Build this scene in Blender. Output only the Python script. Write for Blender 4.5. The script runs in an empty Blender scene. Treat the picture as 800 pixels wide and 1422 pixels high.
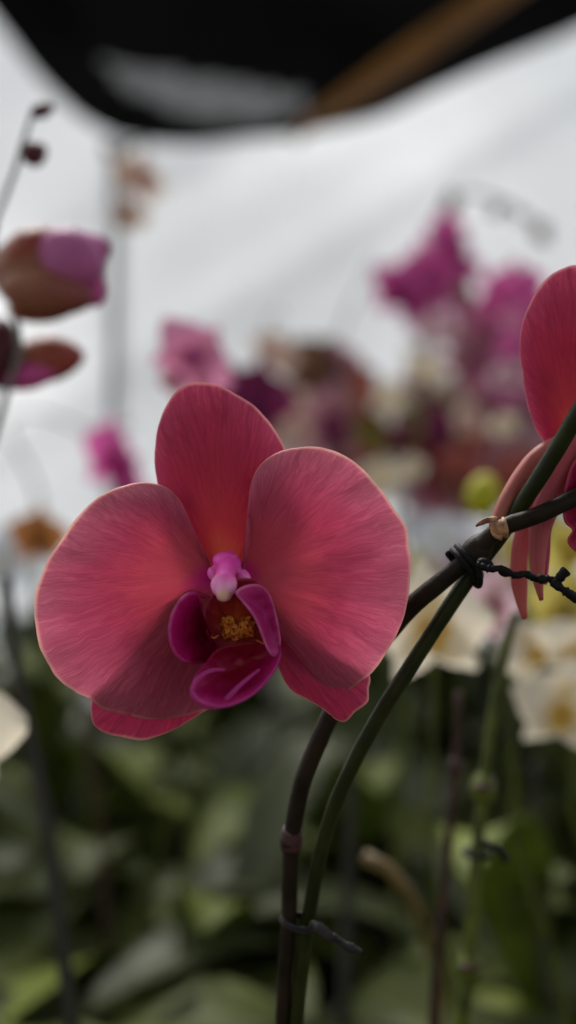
import bpy, bmesh, math, random
from mathutils import Vector, Matrix, Euler, noise
R = math.radians
PI = math.pi
rnd = random.Random(7)
BLOCKER_OPEN = 0.15  # share of light the added overhead sheet lets through
sc = bpy.context.scene
col = sc.collection
D = 0.29            # camera to the flower, metres
S = 0.000175        # metres per photograph pixel at the flower
BENCH = -0.405


def at(px, py, y=0.0):
    k = S * (D + y) / D
    return Vector(((px - 400) * k, y, -(py - 711) * k))


def sz(px, y=0.0):
    return px * S * (D + y) / D


# ------------------------------------------------------------------ materials
MATS = {}


def new_mat(name):
    m = bpy.data.materials.new(name)
    m.use_nodes = True
    nt = m.node_tree
    nt.nodes.clear()
    out = nt.nodes.new('ShaderNodeOutputMaterial')
    MATS[name] = m
    return m, nt, out


def nd(nt, t, **kw):
    n = nt.nodes.new(t)
    for k, v in kw.items():
        setattr(n, k, v)
    return n


def lk(nt, a, b):
    nt.links.new(a, b)


def math_(nt, op, a, b=None, c=None, clamp=False):
    n = nd(nt, 'ShaderNodeMath', operation=op)
    n.use_clamp = clamp
    for i, v in enumerate((a, b, c)):
        if v is None:
            continue
        if isinstance(v, (int, float)):
            n.inputs[i].default_value = v
        else:
            lk(nt, v, n.inputs[i])
    return n.outputs[0]


def mixc(nt, f, a, b, mode='MIX'):
    n = nd(nt, 'ShaderNodeMix', data_type='RGBA', blend_type=mode)
    for i, v in ((0, f), (6, a), (7, b)):
        if isinstance(v, (int, float)):
            n.inputs[i].default_value = v
        elif isinstance(v, tuple):
            n.inputs[i].default_value = (*v[:3], 1)
        else:
            lk(nt, v, n.inputs[i])
    return n.outputs[2]


def ramp(nt, f, stops, interp='LINEAR'):
    n = nd(nt, 'ShaderNodeValToRGB')
    cr = n.color_ramp
    cr.interpolation = interp
    while len(cr.elements) < len(stops):
        cr.elements.new(0.5)
    for e, (p, c) in zip(cr.elements, stops):
        e.position = p
        e.color = (*c, 1) if len(c) == 3 else c
    lk(nt, f, n.inputs[0])
    return n.outputs[0]


def noise_tex(nt, vec, scale, detail=3, rough=0.5, dist=0.0):
    n = nd(nt, 'ShaderNodeTexNoise')
    n.inputs['Scale'].default_value = scale
    n.inputs['Detail'].default_value = detail
    n.inputs['Roughness'].default_value = rough
    n.inputs['Distortion'].default_value = dist
    if vec is not None:
        lk(nt, vec, n.inputs['Vector'])
    return n.outputs[0]


def plain(name, c, rough=0.6, var=0.15, scale=40, spec=0.4, c2=None, bump=0.2, metal=0.0, bscale=None):
    """a surface whose colour wanders between two tones, with a fine bump"""
    m, nt, out = new_mat(name)
    tc = nd(nt, 'ShaderNodeTexCoord')
    geo = tc.outputs['Object']
    f = noise_tex(nt, geo, scale, 4)
    if c2 is None:
        c2 = tuple(x * (1 - var * 2) for x in c)
        c1 = tuple(x * (1 + var) for x in c)
    else:
        c1 = c
    cc = ramp(nt, f, [(0.35, c2), (0.65, c1)])
    p = nd(nt, 'ShaderNodeBsdfPrincipled')
    lk(nt, cc, p.inputs['Base Color'])
    p.inputs['Roughness'].default_value = rough
    p.inputs['Specular IOR Level'].default_value = spec
    p.inputs['Metallic'].default_value = metal
    b = nd(nt, 'ShaderNodeBump')
    b.inputs['Strength'].default_value = bump
    b.inputs['Distance'].default_value = 0.001
    lk(nt, noise_tex(nt, geo, bscale or scale * 5, 3), b.inputs['Height'])
    lk(nt, b.outputs[0], p.inputs['Normal'])
    lk(nt, p.outputs[0], out.inputs[0])
    return m


def petal_mat(name, stops, vein_col, rim_col, trans=0.5, trans_gain=1.0, vein=0.5, rough=0.5,
              sheen=0.15, rim=0.978, nu=26.0, freckle=None, tint=None, skins=0.6):
    """petal tissue: colour runs from the claw to the margin (UV v), veins fan out (UV u)"""
    m, nt, out = new_mat(name)
    uv = nd(nt, 'ShaderNodeUVMap')
    sep = nd(nt, 'ShaderNodeSeparateXYZ')
    lk(nt, uv.outputs[0], sep.inputs[0])
    u, v = sep.outputs[0], sep.outputs[1]
    # object space wobble keeps the veins from running dead straight
    tc = nd(nt, 'ShaderNodeTexCoord')
    w = noise_tex(nt, tc.outputs['Object'], 130, 2)
    w2 = noise_tex(nt, tc.outputs['Object'], 45, 2)
    uu = math_(nt, 'ADD', u, math_(nt, 'MULTIPLY', math_(nt, 'SUBTRACT', w, 0.5), 0.024))

    def veins(fu, fv, width):
        cb = nd(nt, 'ShaderNodeCombineXYZ')
        lk(nt, math_(nt, 'MULTIPLY', uu, fu), cb.inputs[0])
        lk(nt, math_(nt, 'MULTIPLY', v, fv), cb.inputs[1])
        n = noise_tex(nt, cb.outputs[0], 1.0, 2, 0.55, 0.25)
        d = math_(nt, 'ABSOLUTE', math_(nt, 'SUBTRACT', n, 0.5))
        mr = nd(nt, 'ShaderNodeMapRange', interpolation_type='SMOOTHSTEP')
        lk(nt, d, mr.inputs[0])
        mr.inputs[1].default_value = 0.0
        mr.inputs[2].default_value = width
        mr.inputs[3].default_value = 1.0
        mr.inputs[4].default_value = 0.0
        return mr.outputs[0]
    def net_(fu, fv, width):
        cb = nd(nt, 'ShaderNodeCombineXYZ')
        lk(nt, math_(nt, 'MULTIPLY', uu, fu), cb.inputs[0])
        lk(nt, math_(nt, 'MULTIPLY', v, fv), cb.inputs[1])
        n = nd(nt, 'ShaderNodeTexVoronoi', feature='DISTANCE_TO_EDGE')
        n.inputs['Scale'].default_value = 1.0
        n.inputs['Randomness'].default_value = 0.9
        lk(nt, cb.outputs[0], n.inputs['Vector'])
        mr = nd(nt, 'ShaderNodeMapRange', interpolation_type='SMOOTHSTEP')
        lk(nt, n.outputs['Distance'], mr.inputs[0])
        mr.inputs[1].default_value = 0.0
        mr.inputs[2].default_value = width
        mr.inputs[3].default_value = 1.0
        mr.inputs[4].default_value = 0.0
        return mr.outputs[0]
    va = veins(nu * 2.0, 1.6, 0.055)
    vb = net_(nu * 3.6, 7.0, 0.20)
    vc = veins(nu * 5.0, 3.2, 0.10)
    outer = nd(nt, 'ShaderNodeMapRange')
    lk(nt, v, outer.inputs[0])
    outer.inputs[1].default_value = 0.35
    outer.inputs[2].default_value = 0.9
    vv = math_(nt, 'MAXIMUM', math_(nt, 'MULTIPLY', va, 0.75), math_(nt, 'MULTIPLY', vb, math_(nt, 'MULTIPLY', outer.outputs[0], 0.42)))
    vv = math_(nt, 'MAXIMUM', vv, math_(nt, 'MULTIPLY', vc, 0.58))
    inner = nd(nt, 'ShaderNodeMapRange')
    lk(nt, v, inner.inputs[0])
    inner.inputs[1].default_value = 0.12
    inner.inputs[2].default_value = 0.5
    vv = math_(nt, 'MULTIPLY', vv, inner.outputs[0])
    vw = math_(nt, 'ADD', v, math_(nt, 'MULTIPLY', math_(nt, 'SUBTRACT', w2, 0.5), 0.3))
    base = ramp(nt, vw, stops)
    mott = noise_tex(nt, tc.outputs['Object'], 2200, 2, 0.5)
    base = mixc(nt, math_(nt, 'MULTIPLY', mott, 0.28), base, vein_col)
    base = mixc(nt, math_(nt, 'MULTIPLY', vv, vein), base, vein_col)
    rm = nd(nt, 'ShaderNodeMapRange')
    lk(nt, math_(nt, 'ADD', v, math_(nt, 'MULTIPLY', math_(nt, 'SUBTRACT', w2, 0.5), 0.04)), rm.inputs[0])
    rm.inputs[1].default_value = rim
    rm.inputs[2].default_value = min(1.0, rim + 0.018)
    base = mixc(nt, math_(nt, 'MULTIPLY', rm.outputs[0], math_(nt, 'ADD', 0.12, math_(nt, 'MULTIPLY', w2, 1.0))), base, rim_col)
    if freckle:
        fr = nd(nt, 'ShaderNodeTexVoronoi')
        fr.inputs['Scale'].default_value = freckle[1]
        lk(nt, tc.outputs['Object'], fr.inputs['Vector'])
        f = math_(nt, 'LESS_THAN', fr.outputs['Distance'], 0.34)
        base = mixc(nt, f, base, freckle[0])
    p = nd(nt, 'ShaderNodeBsdfPrincipled')
    lk(nt, base, p.inputs['Base Color'])
    p.inputs['Roughness'].default_value = rough
    p.inputs['Specular IOR Level'].default_value = 0.25
    p.inputs['Sheen Weight'].default_value = sheen
    p.inputs['Sheen Roughness'].default_value = 0.5
    p.inputs['Sheen Tint'].default_value = (1.0, 0.6, 0.7, 1)
    b = nd(nt, 'ShaderNodeBump')
    b.inputs['Strength'].default_value = 0.35
    b.inputs['Distance'].default_value = 0.00025
    lk(nt, math_(nt, 'ADD', math_(nt, 'MULTIPLY', vv, -1.0), math_(nt, 'MULTIPLY', mott, 0.5)), b.inputs['Height'])
    lk(nt, b.outputs[0], p.inputs['Normal'])
    t = nd(nt, 'ShaderNodeBsdfTranslucent')
    tcol = mixc(nt, 1.0, base, (tint or (trans_gain, trans_gain, trans_gain)), 'MULTIPLY')
    gm_ = nd(nt, 'ShaderNodeGamma')
    lk(nt, tcol, gm_.inputs[0])
    gm_.inputs[1].default_value = skins
    lk(nt, gm_.outputs[0], t.inputs[0])
    lk(nt, b.outputs[0], t.inputs['Normal'])
    mx = nd(nt, 'ShaderNodeMixShader')
    mx.inputs[0].default_value = trans
    lk(nt, p.outputs[0], mx.inputs[1])
    lk(nt, t.outputs[0], mx.inputs[2])
    lk(nt, mx.outputs[0], out.inputs[0])
    return m


CR = (0.36, 0.015, 0.06)
m_petal = petal_mat('petal_rose', [(0.0, (0.55, 0.015, 0.30)), (0.10, (0.54, 0.02, 0.24)), (0.19, (0.57, 0.10, 0.13)), (0.40, (0.60, 0.10, 0.14)),
                                   (0.62, (0.59, 0.10, 0.175)), (0.80, (0.64, 0.15, 0.24)), (0.97, (0.71, 0.23, 0.32))],
                    (0.24, 0.010, 0.065), (0.97, 0.66, 0.52), trans=0.66, trans_gain=1.0, vein=0.6, nu=24)
m_dorsal = petal_mat('sepal_crimson', [(0.0, (0.60, 0.02, 0.34)), (0.07, (0.62, 0.05, 0.22)), (0.15, (0.56, 0.11, 0.06)), (0.32, (0.47, 0.045, 0.055)),
                                       (0.55, (0.40, 0.026, 0.062)), (0.8, (0.44, 0.040, 0.10)), (0.97, (0.58, 0.09, 0.19))],
                     (0.20, 0.010, 0.04), (0.95, 0.55, 0.48), trans=0.5, vein=0.75, nu=16)
m_lateral = petal_mat('sepal_rose_red', [(0.0, (0.4, 0.02, 0.1)), (0.5, (0.46, 0.02, 0.09)), (0.85, (0.56, 0.035, 0.11)),
                                         (1.0, (0.62, 0.06, 0.15))],
                      (0.24, 0.012, 0.06), (0.95, 0.55, 0.45), trans=0.28, vein=0.8, nu=16)
m_lip = petal_mat('lip_magenta', [(0.0, (0.30, 0.010, 0.020)), (0.35, (0.34, 0.005, 0.040)), (0.75, (0.48, 0.008, 0.11)),
                                  (1.0, (0.62, 0.03, 0.26))],
                  (0.10, 0.0, 0.03), (0.60, 0.07, 0.32), trans=0.4, vein=0.3, rough=0.35, nu=10, rim=0.965, sheen=0.0)
m_lobe = petal_mat('lobe_magenta', [(0.0, (0.20, 0.002, 0.02)), (0.5, (0.38, 0.004, 0.075)), (1.0, (0.62, 0.015, 0.21))],
                   (0.08, 0.0, 0.03), (0.50, 0.07, 0.26), trans=0.35, vein=0.3, rough=0.35, nu=8, rim=0.97, sheen=0.0)
m_orchid_pink = petal_mat('lobe_orchid_pink', [(0.0, (0.60, 0.04, 0.26)), (0.6, (0.52, 0.02, 0.17)), (1.0, (0.62, 0.06, 0.26))],
                          (0.35, 0.02, 0.2), (0.72, 0.2, 0.42), trans=0.35, vein=0.3, rough=0.35, nu=6, rim=0.95, sheen=0.0)
m_lip_side = petal_mat('lip_dark_crimson', [(0.0, (0.20, 0.004, 0.02)), (0.6, (0.30, 0.008, 0.04)), (1.0, (0.42, 0.02, 0.08))], (0.10, 0.0, 0.02), (0.5, 0.05, 0.12), trans=0.2, vein=0.4, nu=10, sheen=0.0)
m_throat = petal_mat('throat_red', [(0.0, (0.60, 0.16, 0.02)), (0.4, (0.48, 0.05, 0.02)), (1.0, (0.34, 0.01, 0.04))],
                     (0.10, 0.0, 0.005), (0.3, 0.01, 0.05), trans=0.3, vein=0.6, nu=12, sheen=0.0)
m_column, nt, out = new_mat('column_pink')
tc = nd(nt, 'ShaderNodeTexCoord')
sp_ = nd(nt, 'ShaderNodeSeparateXYZ')
lk(nt, tc.outputs['Generated'], sp_.inputs[0])
cz = math_(nt, 'ADD', sp_.outputs[2], math_(nt, 'MULTIPLY', math_(nt, 'SUBTRACT', noise_tex(nt, tc.outputs['Object'], 400, 3), 0.5), 0.25))
cc = ramp(nt, cz, [(0.0, (0.72, 0.26, 0.44)), (0.30, (0.80, 0.32, 0.56)), (0.52, (0.78, 0.12, 0.46)), (0.8, (0.78, 0.06, 0.44)), (1.0, (0.60, 0.03, 0.26))])
pp = nd(nt, 'ShaderNodeBsdfPrincipled')
lk(nt, cc, pp.inputs['Base Color'])
pp.inputs['Roughness'].default_value = 0.38
pp.inputs['Subsurface Weight'].default_value = 0.5
pp.inputs['Subsurface Radius'].default_value = (1.0, 0.35, 0.5)
pp.inputs['Subsurface Scale'].default_value = 0.0025
bb = nd(nt, 'ShaderNodeBump'); bb.inputs['Strength'].default_value = .3; bb.inputs['Distance'].default_value = .0004
lk(nt, noise_tex(nt, tc.outputs['Object'], 900, 3), bb.inputs['Height'])
lk(nt, bb.outputs[0], pp.inputs['Normal'])
lk(nt, pp.outputs[0], out.inputs[0])
m_cap = plain('anther_cream', (0.62, 0.40, 0.24), 0.4, c2=(0.66, 0.28, 0.34), scale=700)
m_callus = petal_mat('callus_yellow', [(0.0, (0.45, 0.05, 0.02)), (0.4, (0.66, 0.20, 0.02)), (0.6, (0.74, 0.34, 0.03)), (1.0, (0.40, 0.03, 0.02))],
                     (0.30, 0.015, 0.01), (0.5, 0.1, 0.04), trans=0.1, vein=0.8, rough=0.4, nu=9,
                     freckle=((0.20, 0.006, 0.01), 900), sheen=0.0)
m_spike = plain('spike_dark_brown', (0.020, 0.013, 0.007), 0.55, c2=(0.009, 0.006, 0.003), scale=110, spec=0.12)
m_spike_b = plain('stake_dark_green', (0.020, 0.026, 0.004), 0.45, c2=(0.009, 0.012, 0.002), scale=90, spec=0.14)
m_node = plain('node_plum', (0.045, 0.014, 0.014), 0.55, scale=200)
m_bract = plain('bract_tan', (0.42, 0.24, 0.11), 0.6, c2=(0.14, 0.05, 0.03), scale=400)
m_pedicel = petal_mat('pedicel_brick', [(0.0, (0.30, 0.11, 0.07)), (0.5, (0.46, 0.12, 0.10)), (1.0, (0.60, 0.2, 0.17))],
                      (0.2, 0.04, 0.04), (0.6, 0.2, 0.17), trans=0.15, vein=0.4, nu=8, sheen=0.1)
m_blade = petal_mat('sepal_back_salmon', [(0.0, (0.46, 0.06, 0.08)), (0.5, (0.62, 0.15, 0.17)), (1.0, (0.48, 0.14, 0.10))],
                    (0.26, 0.02, 0.04), (0.85, 0.4, 0.35), trans=0.35, vein=0.5, nu=9)
m_wire = plain('tie_black', (0.005, 0.0045, 0.0045), 0.6, scale=300, spec=0.15)
m_wire_g = plain('tie_grey', (0.024, 0.019, 0.018), 0.8, c2=(0.006, 0.005, 0.005), scale=300)
m_leaf = None


def leaf_mat(name, c1, c2, cmid, trans=0.28, rough=0.48):
    m, nt, out = new_mat(name)
    uv = nd(nt, 'ShaderNodeUVMap')
    sep = nd(nt, 'ShaderNodeSeparateXYZ')
    lk(nt, uv.outputs[0], sep.inputs[0])
    tc = nd(nt, 'ShaderNodeTexCoord')
    f = noise_tex(nt, tc.outputs['Object'], 18, 4)
    base = ramp(nt, f, [(0.3, c2), (0.7, c1)])
    cb = nd(nt, 'ShaderNodeCombineXYZ')
    lk(nt, math_(nt, 'MULTIPLY', sep.outputs[0], 46), cb.inputs[0])
    lk(nt, math_(nt, 'MULTIPLY', sep.outputs[1], 2), cb.inputs[1])
    st = noise_tex(nt, cb.outputs[0], 1.0, 2)
    base = mixc(nt, math_(nt, 'MULTIPLY', st, 0.35), base, c2)
    d = math_(nt, 'ABSOLUTE', math_(nt, 'SUBTRACT', sep.outputs[0], 0.5))
    mr = nd(nt, 'ShaderNodeMapRange')
    lk(nt, d, mr.inputs[0])
    mr.inputs[2].default_value = 0.03
    mr.inputs[3].default_value = 0.7
    mr.inputs[4].default_value = 0.0
    base = mixc(nt, mr.outputs[0], base, cmid)
    p = nd(nt, 'ShaderNodeBsdfPrincipled')
    lk(nt, base, p.inputs['Base Color'])
    p.inputs['Roughness'].default_value = rough
    p.inputs['Specular IOR Level'].default_value = 0.18
    t = nd(nt, 'ShaderNodeBsdfTranslucent')
    lk(nt, mixc(nt, 1.0, base, (1.3, 1.5, 0.6), 'MULTIPLY'), t.inputs[0])
    mx = nd(nt, 'ShaderNodeMixShader')
    mx.inputs[0].default_value = trans
    lk(nt, p.outputs[0], mx.inputs[1])
    lk(nt, t.outputs[0], mx.inputs[2])
    lk(nt, mx.outputs[0], out.inputs[0])
    return m


leaf_mats = [leaf_mat('leaf_green', (0.110, 0.130, 0.028), (0.040, 0.052, 0.010), (0.04, 0.05, 0.012)),
             leaf_mat('leaf_light', (0.185, 0.22, 0.036), (0.085, 0.11, 0.016), (0.06, 0.08, 0.02), 0.3),
             leaf_mat('leaf_deep', (0.048, 0.058, 0.017), (0.024, 0.030, 0.007), (0.02, 0.03, 0.01), 0.12)]
m_leaf_back = leaf_mats[2]
m_root = plain('root_ochre', (0.13, 0.085, 0.02), 0.6, c2=(0.08, 0.055, 0.012), scale=80)
m_pot = plain('pot_black_plastic', (0.025, 0.022, 0.02), 0.45, scale=30)
m_pot_t = plain('pot_terracotta', (0.20, 0.085, 0.05), 0.7, scale=40)
m_bark = plain('bark_chips', (0.09, 0.045, 0.028), 0.9, c2=(0.03, 0.018, 0.012), scale=120, bump=1.0, bscale=150)
m_bench = plain('bench_wood', (0.060, 0.045, 0.035), 0.8, scale=12, bump=0.4)
m_ground = plain('earth_floor', (0.10, 0.08, 0.06), 0.95, scale=3, bump=0.6, bscale=60)
m_post = plain('post_grey', (0.62, 0.63, 0.64), 0.55, scale=10, var=0.06)
m_wood = plain('rafter_wood', (0.26, 0.115, 0.018), 0.7, c2=(0.16, 0.070, 0.012), scale=6, spec=0.2)
m_green_stem = plain('spike_green', (0.085, 0.105, 0.014), 0.5, c2=(0.035, 0.046, 0.008), scale=90, spec=.2)
m_brown_stem = plain('spike_reddish', (0.055, 0.026, 0.020), 0.5, c2=(0.028, 0.014, 0.010), scale=90, spec=.2)
m_grey_stem = plain('spike_grey_green', (0.11, 0.12, 0.10), 0.5, c2=(0.06, 0.07, 0.06), scale=90)
m_black_stem = plain('spike_near_black', (0.020, 0.018, 0.012), 0.6, scale=90)
m_bud_tan = petal_mat('bud_tan', [(0.0, (0.26, 0.11, 0.05)), (0.5, (0.30, 0.13, 0.075)), (1.0, (0.20, 0.03, 0.06))],
                      (0.16, 0.03, 0.03), (0.3, 0.05, 0.1), trans=0.1, nu=7, sheen=0.0)
m_mauve = petal_mat('bud_mauve', [(0.0, (0.40, 0.08, 0.22)), (0.5, (0.56, 0.20, 0.40)), (1.0, (0.50, 0.12, 0.32))], (0.3, 0.04, 0.18), (0.5, 0.1, 0.3), trans=0.25, nu=7, sheen=0.0)
m_bud_rust = petal_mat('bud_rust', [(0.0, (0.22, 0.10, 0.05)), (0.5, (0.34, 0.085, 0.045)), (1.0, (0.30, 0.04, 0.05))],
                       (0.12, 0.02, 0.02), (0.3, 0.05, 0.05), trans=0.1, nu=7, sheen=0.0)
m_bud_dark = petal_mat('bud_burgundy', [(0.0, (0.07, 0.02, 0.02)), (1.0, (0.11, 0.014, 0.03))],
                       (0.03, 0.01, 0.01), (0.1, 0.02, 0.03), trans=0.05, nu=7, sheen=0.0)
m_bud_lime = petal_mat('bud_lime', [(0.0, (0.38, 0.36, 0.02)), (1.0, (0.56, 0.50, 0.03))],
                       (0.2, 0.25, 0.02), (0.4, 0.45, 0.05), trans=0.3, nu=7, sheen=0.0)


def bg_petal(name, c0, c1, vc=None, trans=0.4):
    return petal_mat(name, [(0.0, c0), (0.35, c1), (1.0, c1)], vc or tuple(x * 0.6 for x in c1),
                     c1, skins=1.0, trans=trans, vein=0.3, nu=14, sheen=0.0)


BG = {
    'white': (bg_petal('petal_white', (0.75, 0.58, 0.24), (0.84, 0.78, 0.64), (0.7, 0.62, 0.45)), bg_petal('lip_yellow', (0.75, 0.42, 0.04), (0.80, 0.55, 0.12))),
    'cool': (bg_petal('petal_cool_white', (0.6, 0.62, 0.62), (0.78, 0.82, 0.86), (0.65, 0.68, 0.72)), bg_petal('lip_pale', (0.7, 0.6, 0.3), (0.7, 0.65, 0.5))),
    'magenta': (bg_petal('petal_magenta', (0.58, 0.07, 0.30), (0.76, 0.13, 0.43)), bg_petal('lip_purple', (0.25, 0.01, 0.15), (0.35, 0.02, 0.22))),
    'orchid': (bg_petal('petal_orchid', (0.70, 0.30, 0.36), (0.76, 0.28, 0.46)), bg_petal('lip_mauve', (0.4, 0.05, 0.2), (0.55, 0.1, 0.35))),
    'burgundy': (bg_petal('petal_burgundy', (0.16, 0.01, 0.05), (0.17, 0.012, 0.075)), bg_petal('lip_wine', (0.2, 0.01, 0.08), (0.28, 0.02, 0.14))),
    'cream': (bg_petal('petal_cream', (0.55, 0.28, 0.16), (0.70, 0.54, 0.42), (0.5, 0.25, 0.2)), bg_petal('lip_crimson', (0.30, 0.02, 0.08), (0.40, 0.05, 0.15))),
    'brick': (bg_petal('petal_brick', (0.30, 0.10, 0.05), (0.40, 0.095, 0.07)), bg_petal('lip_dark_red', (0.2, 0.01, 0.02), (0.25, 0.02, 0.03))),
    'brown': (bg_petal('petal_brown', (0.12, 0.06, 0.02), (0.15, 0.06, 0.03)), bg_petal('lip_ochre', (0.3, 0.2, 0.04), (0.4, 0.22, 0.05))),
    'dusty': (bg_petal('petal_dusty_pink', (0.45, 0.20, 0.18), (0.56, 0.26, 0.32)), bg_petal('lip_plum', (0.3, 0.02, 0.12), (0.4, 0.05, 0.2))),
    'blush': (bg_petal('petal_blush', (0.6, 0.4, 0.35), (0.74, 0.52, 0.58)), bg_petal('lip_ruby', (0.4, 0.03, 0.08), (0.45, 0.06, 0.14))),
    'yellow': (bg_petal('petal_yellow', (0.55, 0.45, 0.05), (0.68, 0.58, 0.16)), bg_petal('lip_gold', (0.5, 0.3, 0.02), (0.6, 0.4, 0.05))),
    'orange': (bg_petal('petal_orange', (0.40, 0.20, 0.03), (0.46, 0.19, 0.055)), bg_petal('lip_rust', (0.3, 0.1, 0.02), (0.35, 0.1, 0.03))),
    'olive': (bg_petal('petal_olive', (0.16, 0.16, 0.02), (0.20, 0.17, 0.03)), bg_petal('lip_maroon', (0.2, 0.03, 0.03), (0.25, 0.04, 0.05))),
}


# ------------------------------------------------------------------ mesh helpers
def mesh_obj(name, verts, faces, mat, parent=None, uvs=None, smooth=True, solid=0.0, off=0.0, bevel=0.0):
    me = bpy.data.meshes.new(name)
    me.from_pydata([tuple(v) for v in verts], [], faces)
    me.update()
    if uvs is not None:
        ul = me.uv_layers.new(name='UVMap')
        for l in me.loops:
            ul.data[l.index].uv = uvs[l.vertex_index]
    if smooth:
        for p in me.polygons:
            p.use_smooth = True
    me.materials.append(mat)
    o = bpy.data.objects.new(name, me)
    col.objects.link(o)
    if parent is not None:
        o.parent = parent
        o.matrix_parent_inverse = Matrix.Identity(4)
    if solid:
        md = o.modifiers.new('thickness', 'SOLIDIFY')
        md.thickness = solid
        md.offset = off
    if bevel:
        md = o.modifiers.new('bevel', 'BEVEL')
        md.width = bevel
        md.segments = 2
    return o


class MB:
    def __init__(s):
        s.v, s.f, s.uv = [], [], []

    def add(s, v, f, uv=None):
        n = len(s.v)
        s.v += [Vector(p) for p in v]
        s.uv += uv if uv else [(0.5, 0.5)] * len(v)
        s.f += [tuple(i + n for i in q) for q in f]
        return s

    def xf(s, M):
        s.v = [M @ p for p in s.v]
        return s

    def build(s, name, mat, parent=None, origin=None, **kw):
        vs = s.v
        if origin is not None:
            vs = [p - origin for p in vs]
        o = mesh_obj(name, vs, s.f, mat, parent, s.uv, **kw)
        if origin is not None:
            o.location = origin
        return o


def cr(pts, n, closed=False):
    """Catmull-Rom through pts, n samples evenly along the length"""
    P = [Vector(p) for p in pts]
    dense = []
    m = len(P)
    rng = m if closed else m - 1
    for i in range(rng):
        if closed:
            a, b, c, d = P[i - 1], P[i], P[(i + 1) % m], P[(i + 2) % m]
        else:
            b, c = P[i], P[i + 1]
            a = P[i - 1] if i else b * 2 - c
            d = P[i + 2] if i + 2 < m else c * 2 - b
        for k in range(12):
            t = k / 12
            dense.append(0.5 * ((2 * b) + (c - a) * t + (2 * a - 5 * b + 4 * c - d) * t * t + (3 * b - a - 3 * c + d) * t ** 3))
    dense.append(P[0] if closed else P[-1])
    L = [0]
    for i in range(1, len(dense)):
        L.append(L[-1] + (dense[i] - dense[i - 1]).length)
    out = []
    j = 0
    cnt = n if closed else n - 1
    for i in range(n):
        t = L[-1] * i / cnt
        while j < len(L) - 2 and L[j + 1] < t:
            j += 1
        f = (t - L[j]) / max(1e-12, L[j + 1] - L[j])
        out.append(dense[j].lerp(dense[j + 1], min(1, max(0, f))))
    return out


def tube(mb, pts, radii, n=24, seg=12, lump=0.0, seed=0.0):
    """round tube along a smooth path; radii interpolate along it"""
    P = cr(pts, n)
    r = [radii] if isinstance(radii, (int, float)) else list(radii)
    vs, fs, uv = [], [], []
    up = None
    for i, p in enumerate(P):
        t = (P[min(i + 1, n - 1)] - P[max(i - 1, 0)]).normalized()
        if up is None:
            up = t.orthogonal().normalized()
        up = (up - t * up.dot(t)).normalized()
        bi = t.cross(up)
        q = i / (n - 1) * (len(r) - 1)
        k = int(q)
        rr = r[k] if k >= len(r) - 1 else r[k] + (r[k + 1] - r[k]) * (q - k)
        if lump:
            rr *= 1 + lump * noise.noise(Vector((i * 0.7, seed, 0)))
        for j in range(seg):
            a = 2 * PI * j / seg
            vs.append(p + (up * math.cos(a) + bi * math.sin(a)) * rr)
            uv.append((j / seg, i / (n - 1)))
    for i in range(n - 1):
        for j in range(seg):
            k = (j + 1) % seg
            fs.append((i * seg + j, i * seg + k, (i + 1) * seg + k, (i + 1) * seg + j))
    fs.append(tuple(range(seg))[::-1])
    fs.append(tuple((n - 1) * seg + j for j in range(seg)))
    mb.add(vs, fs, uv)
    return P


def blob(mb, c, rx, ry, rz, rot=0.0, seg=20, rings=12, point=0.0, axis='z'):
    """ellipsoid, optionally drawn to a point at +z, turned by rot in the picture plane"""
    vs, fs, uv = [], [], []
    M = Matrix.Rotation(rot, 3, 'Y')
    for i in range(rings + 1):
        th = PI * i / rings
        for j in range(seg):
            a = 2 * PI * j / seg
            s = math.sin(th)
            z = -math.cos(th)
            k = s * (1 - point * max(0, z) ** 1.3 * 0.6)
            v = Vector((rx * k * math.cos(a), ry * k * math.sin(a), rz * z))
            vs.append(Vector(c) + M @ v)
            uv.append((j / seg, i / rings))
    for i in range(rings):
        for j in range(seg):
            k = (j + 1) % seg
            fs.append((i * seg + j, i * seg + k, (i + 1) * seg + k, (i + 1) * seg + j))
    mb.add(vs, fs, uv)
    return mb


def box(mb, c, s, M=None):
    x, y, z = s[0] / 2, s[1] / 2, s[2] / 2
    v = [Vector((a * x, b * y, d * z)) for a in (-1, 1) for b in (-1, 1) for d in (-1, 1)]
    if M is not None:
        v = [M @ p for p in v]
    v = [p + Vector(c) for p in v]
    mb.add(v, [(0, 1, 3, 2), (4, 6, 7, 5), (0, 4, 5, 1), (2, 3, 7, 6), (0, 2, 6, 4), (1, 5, 7, 3)])
    return mb


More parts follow.
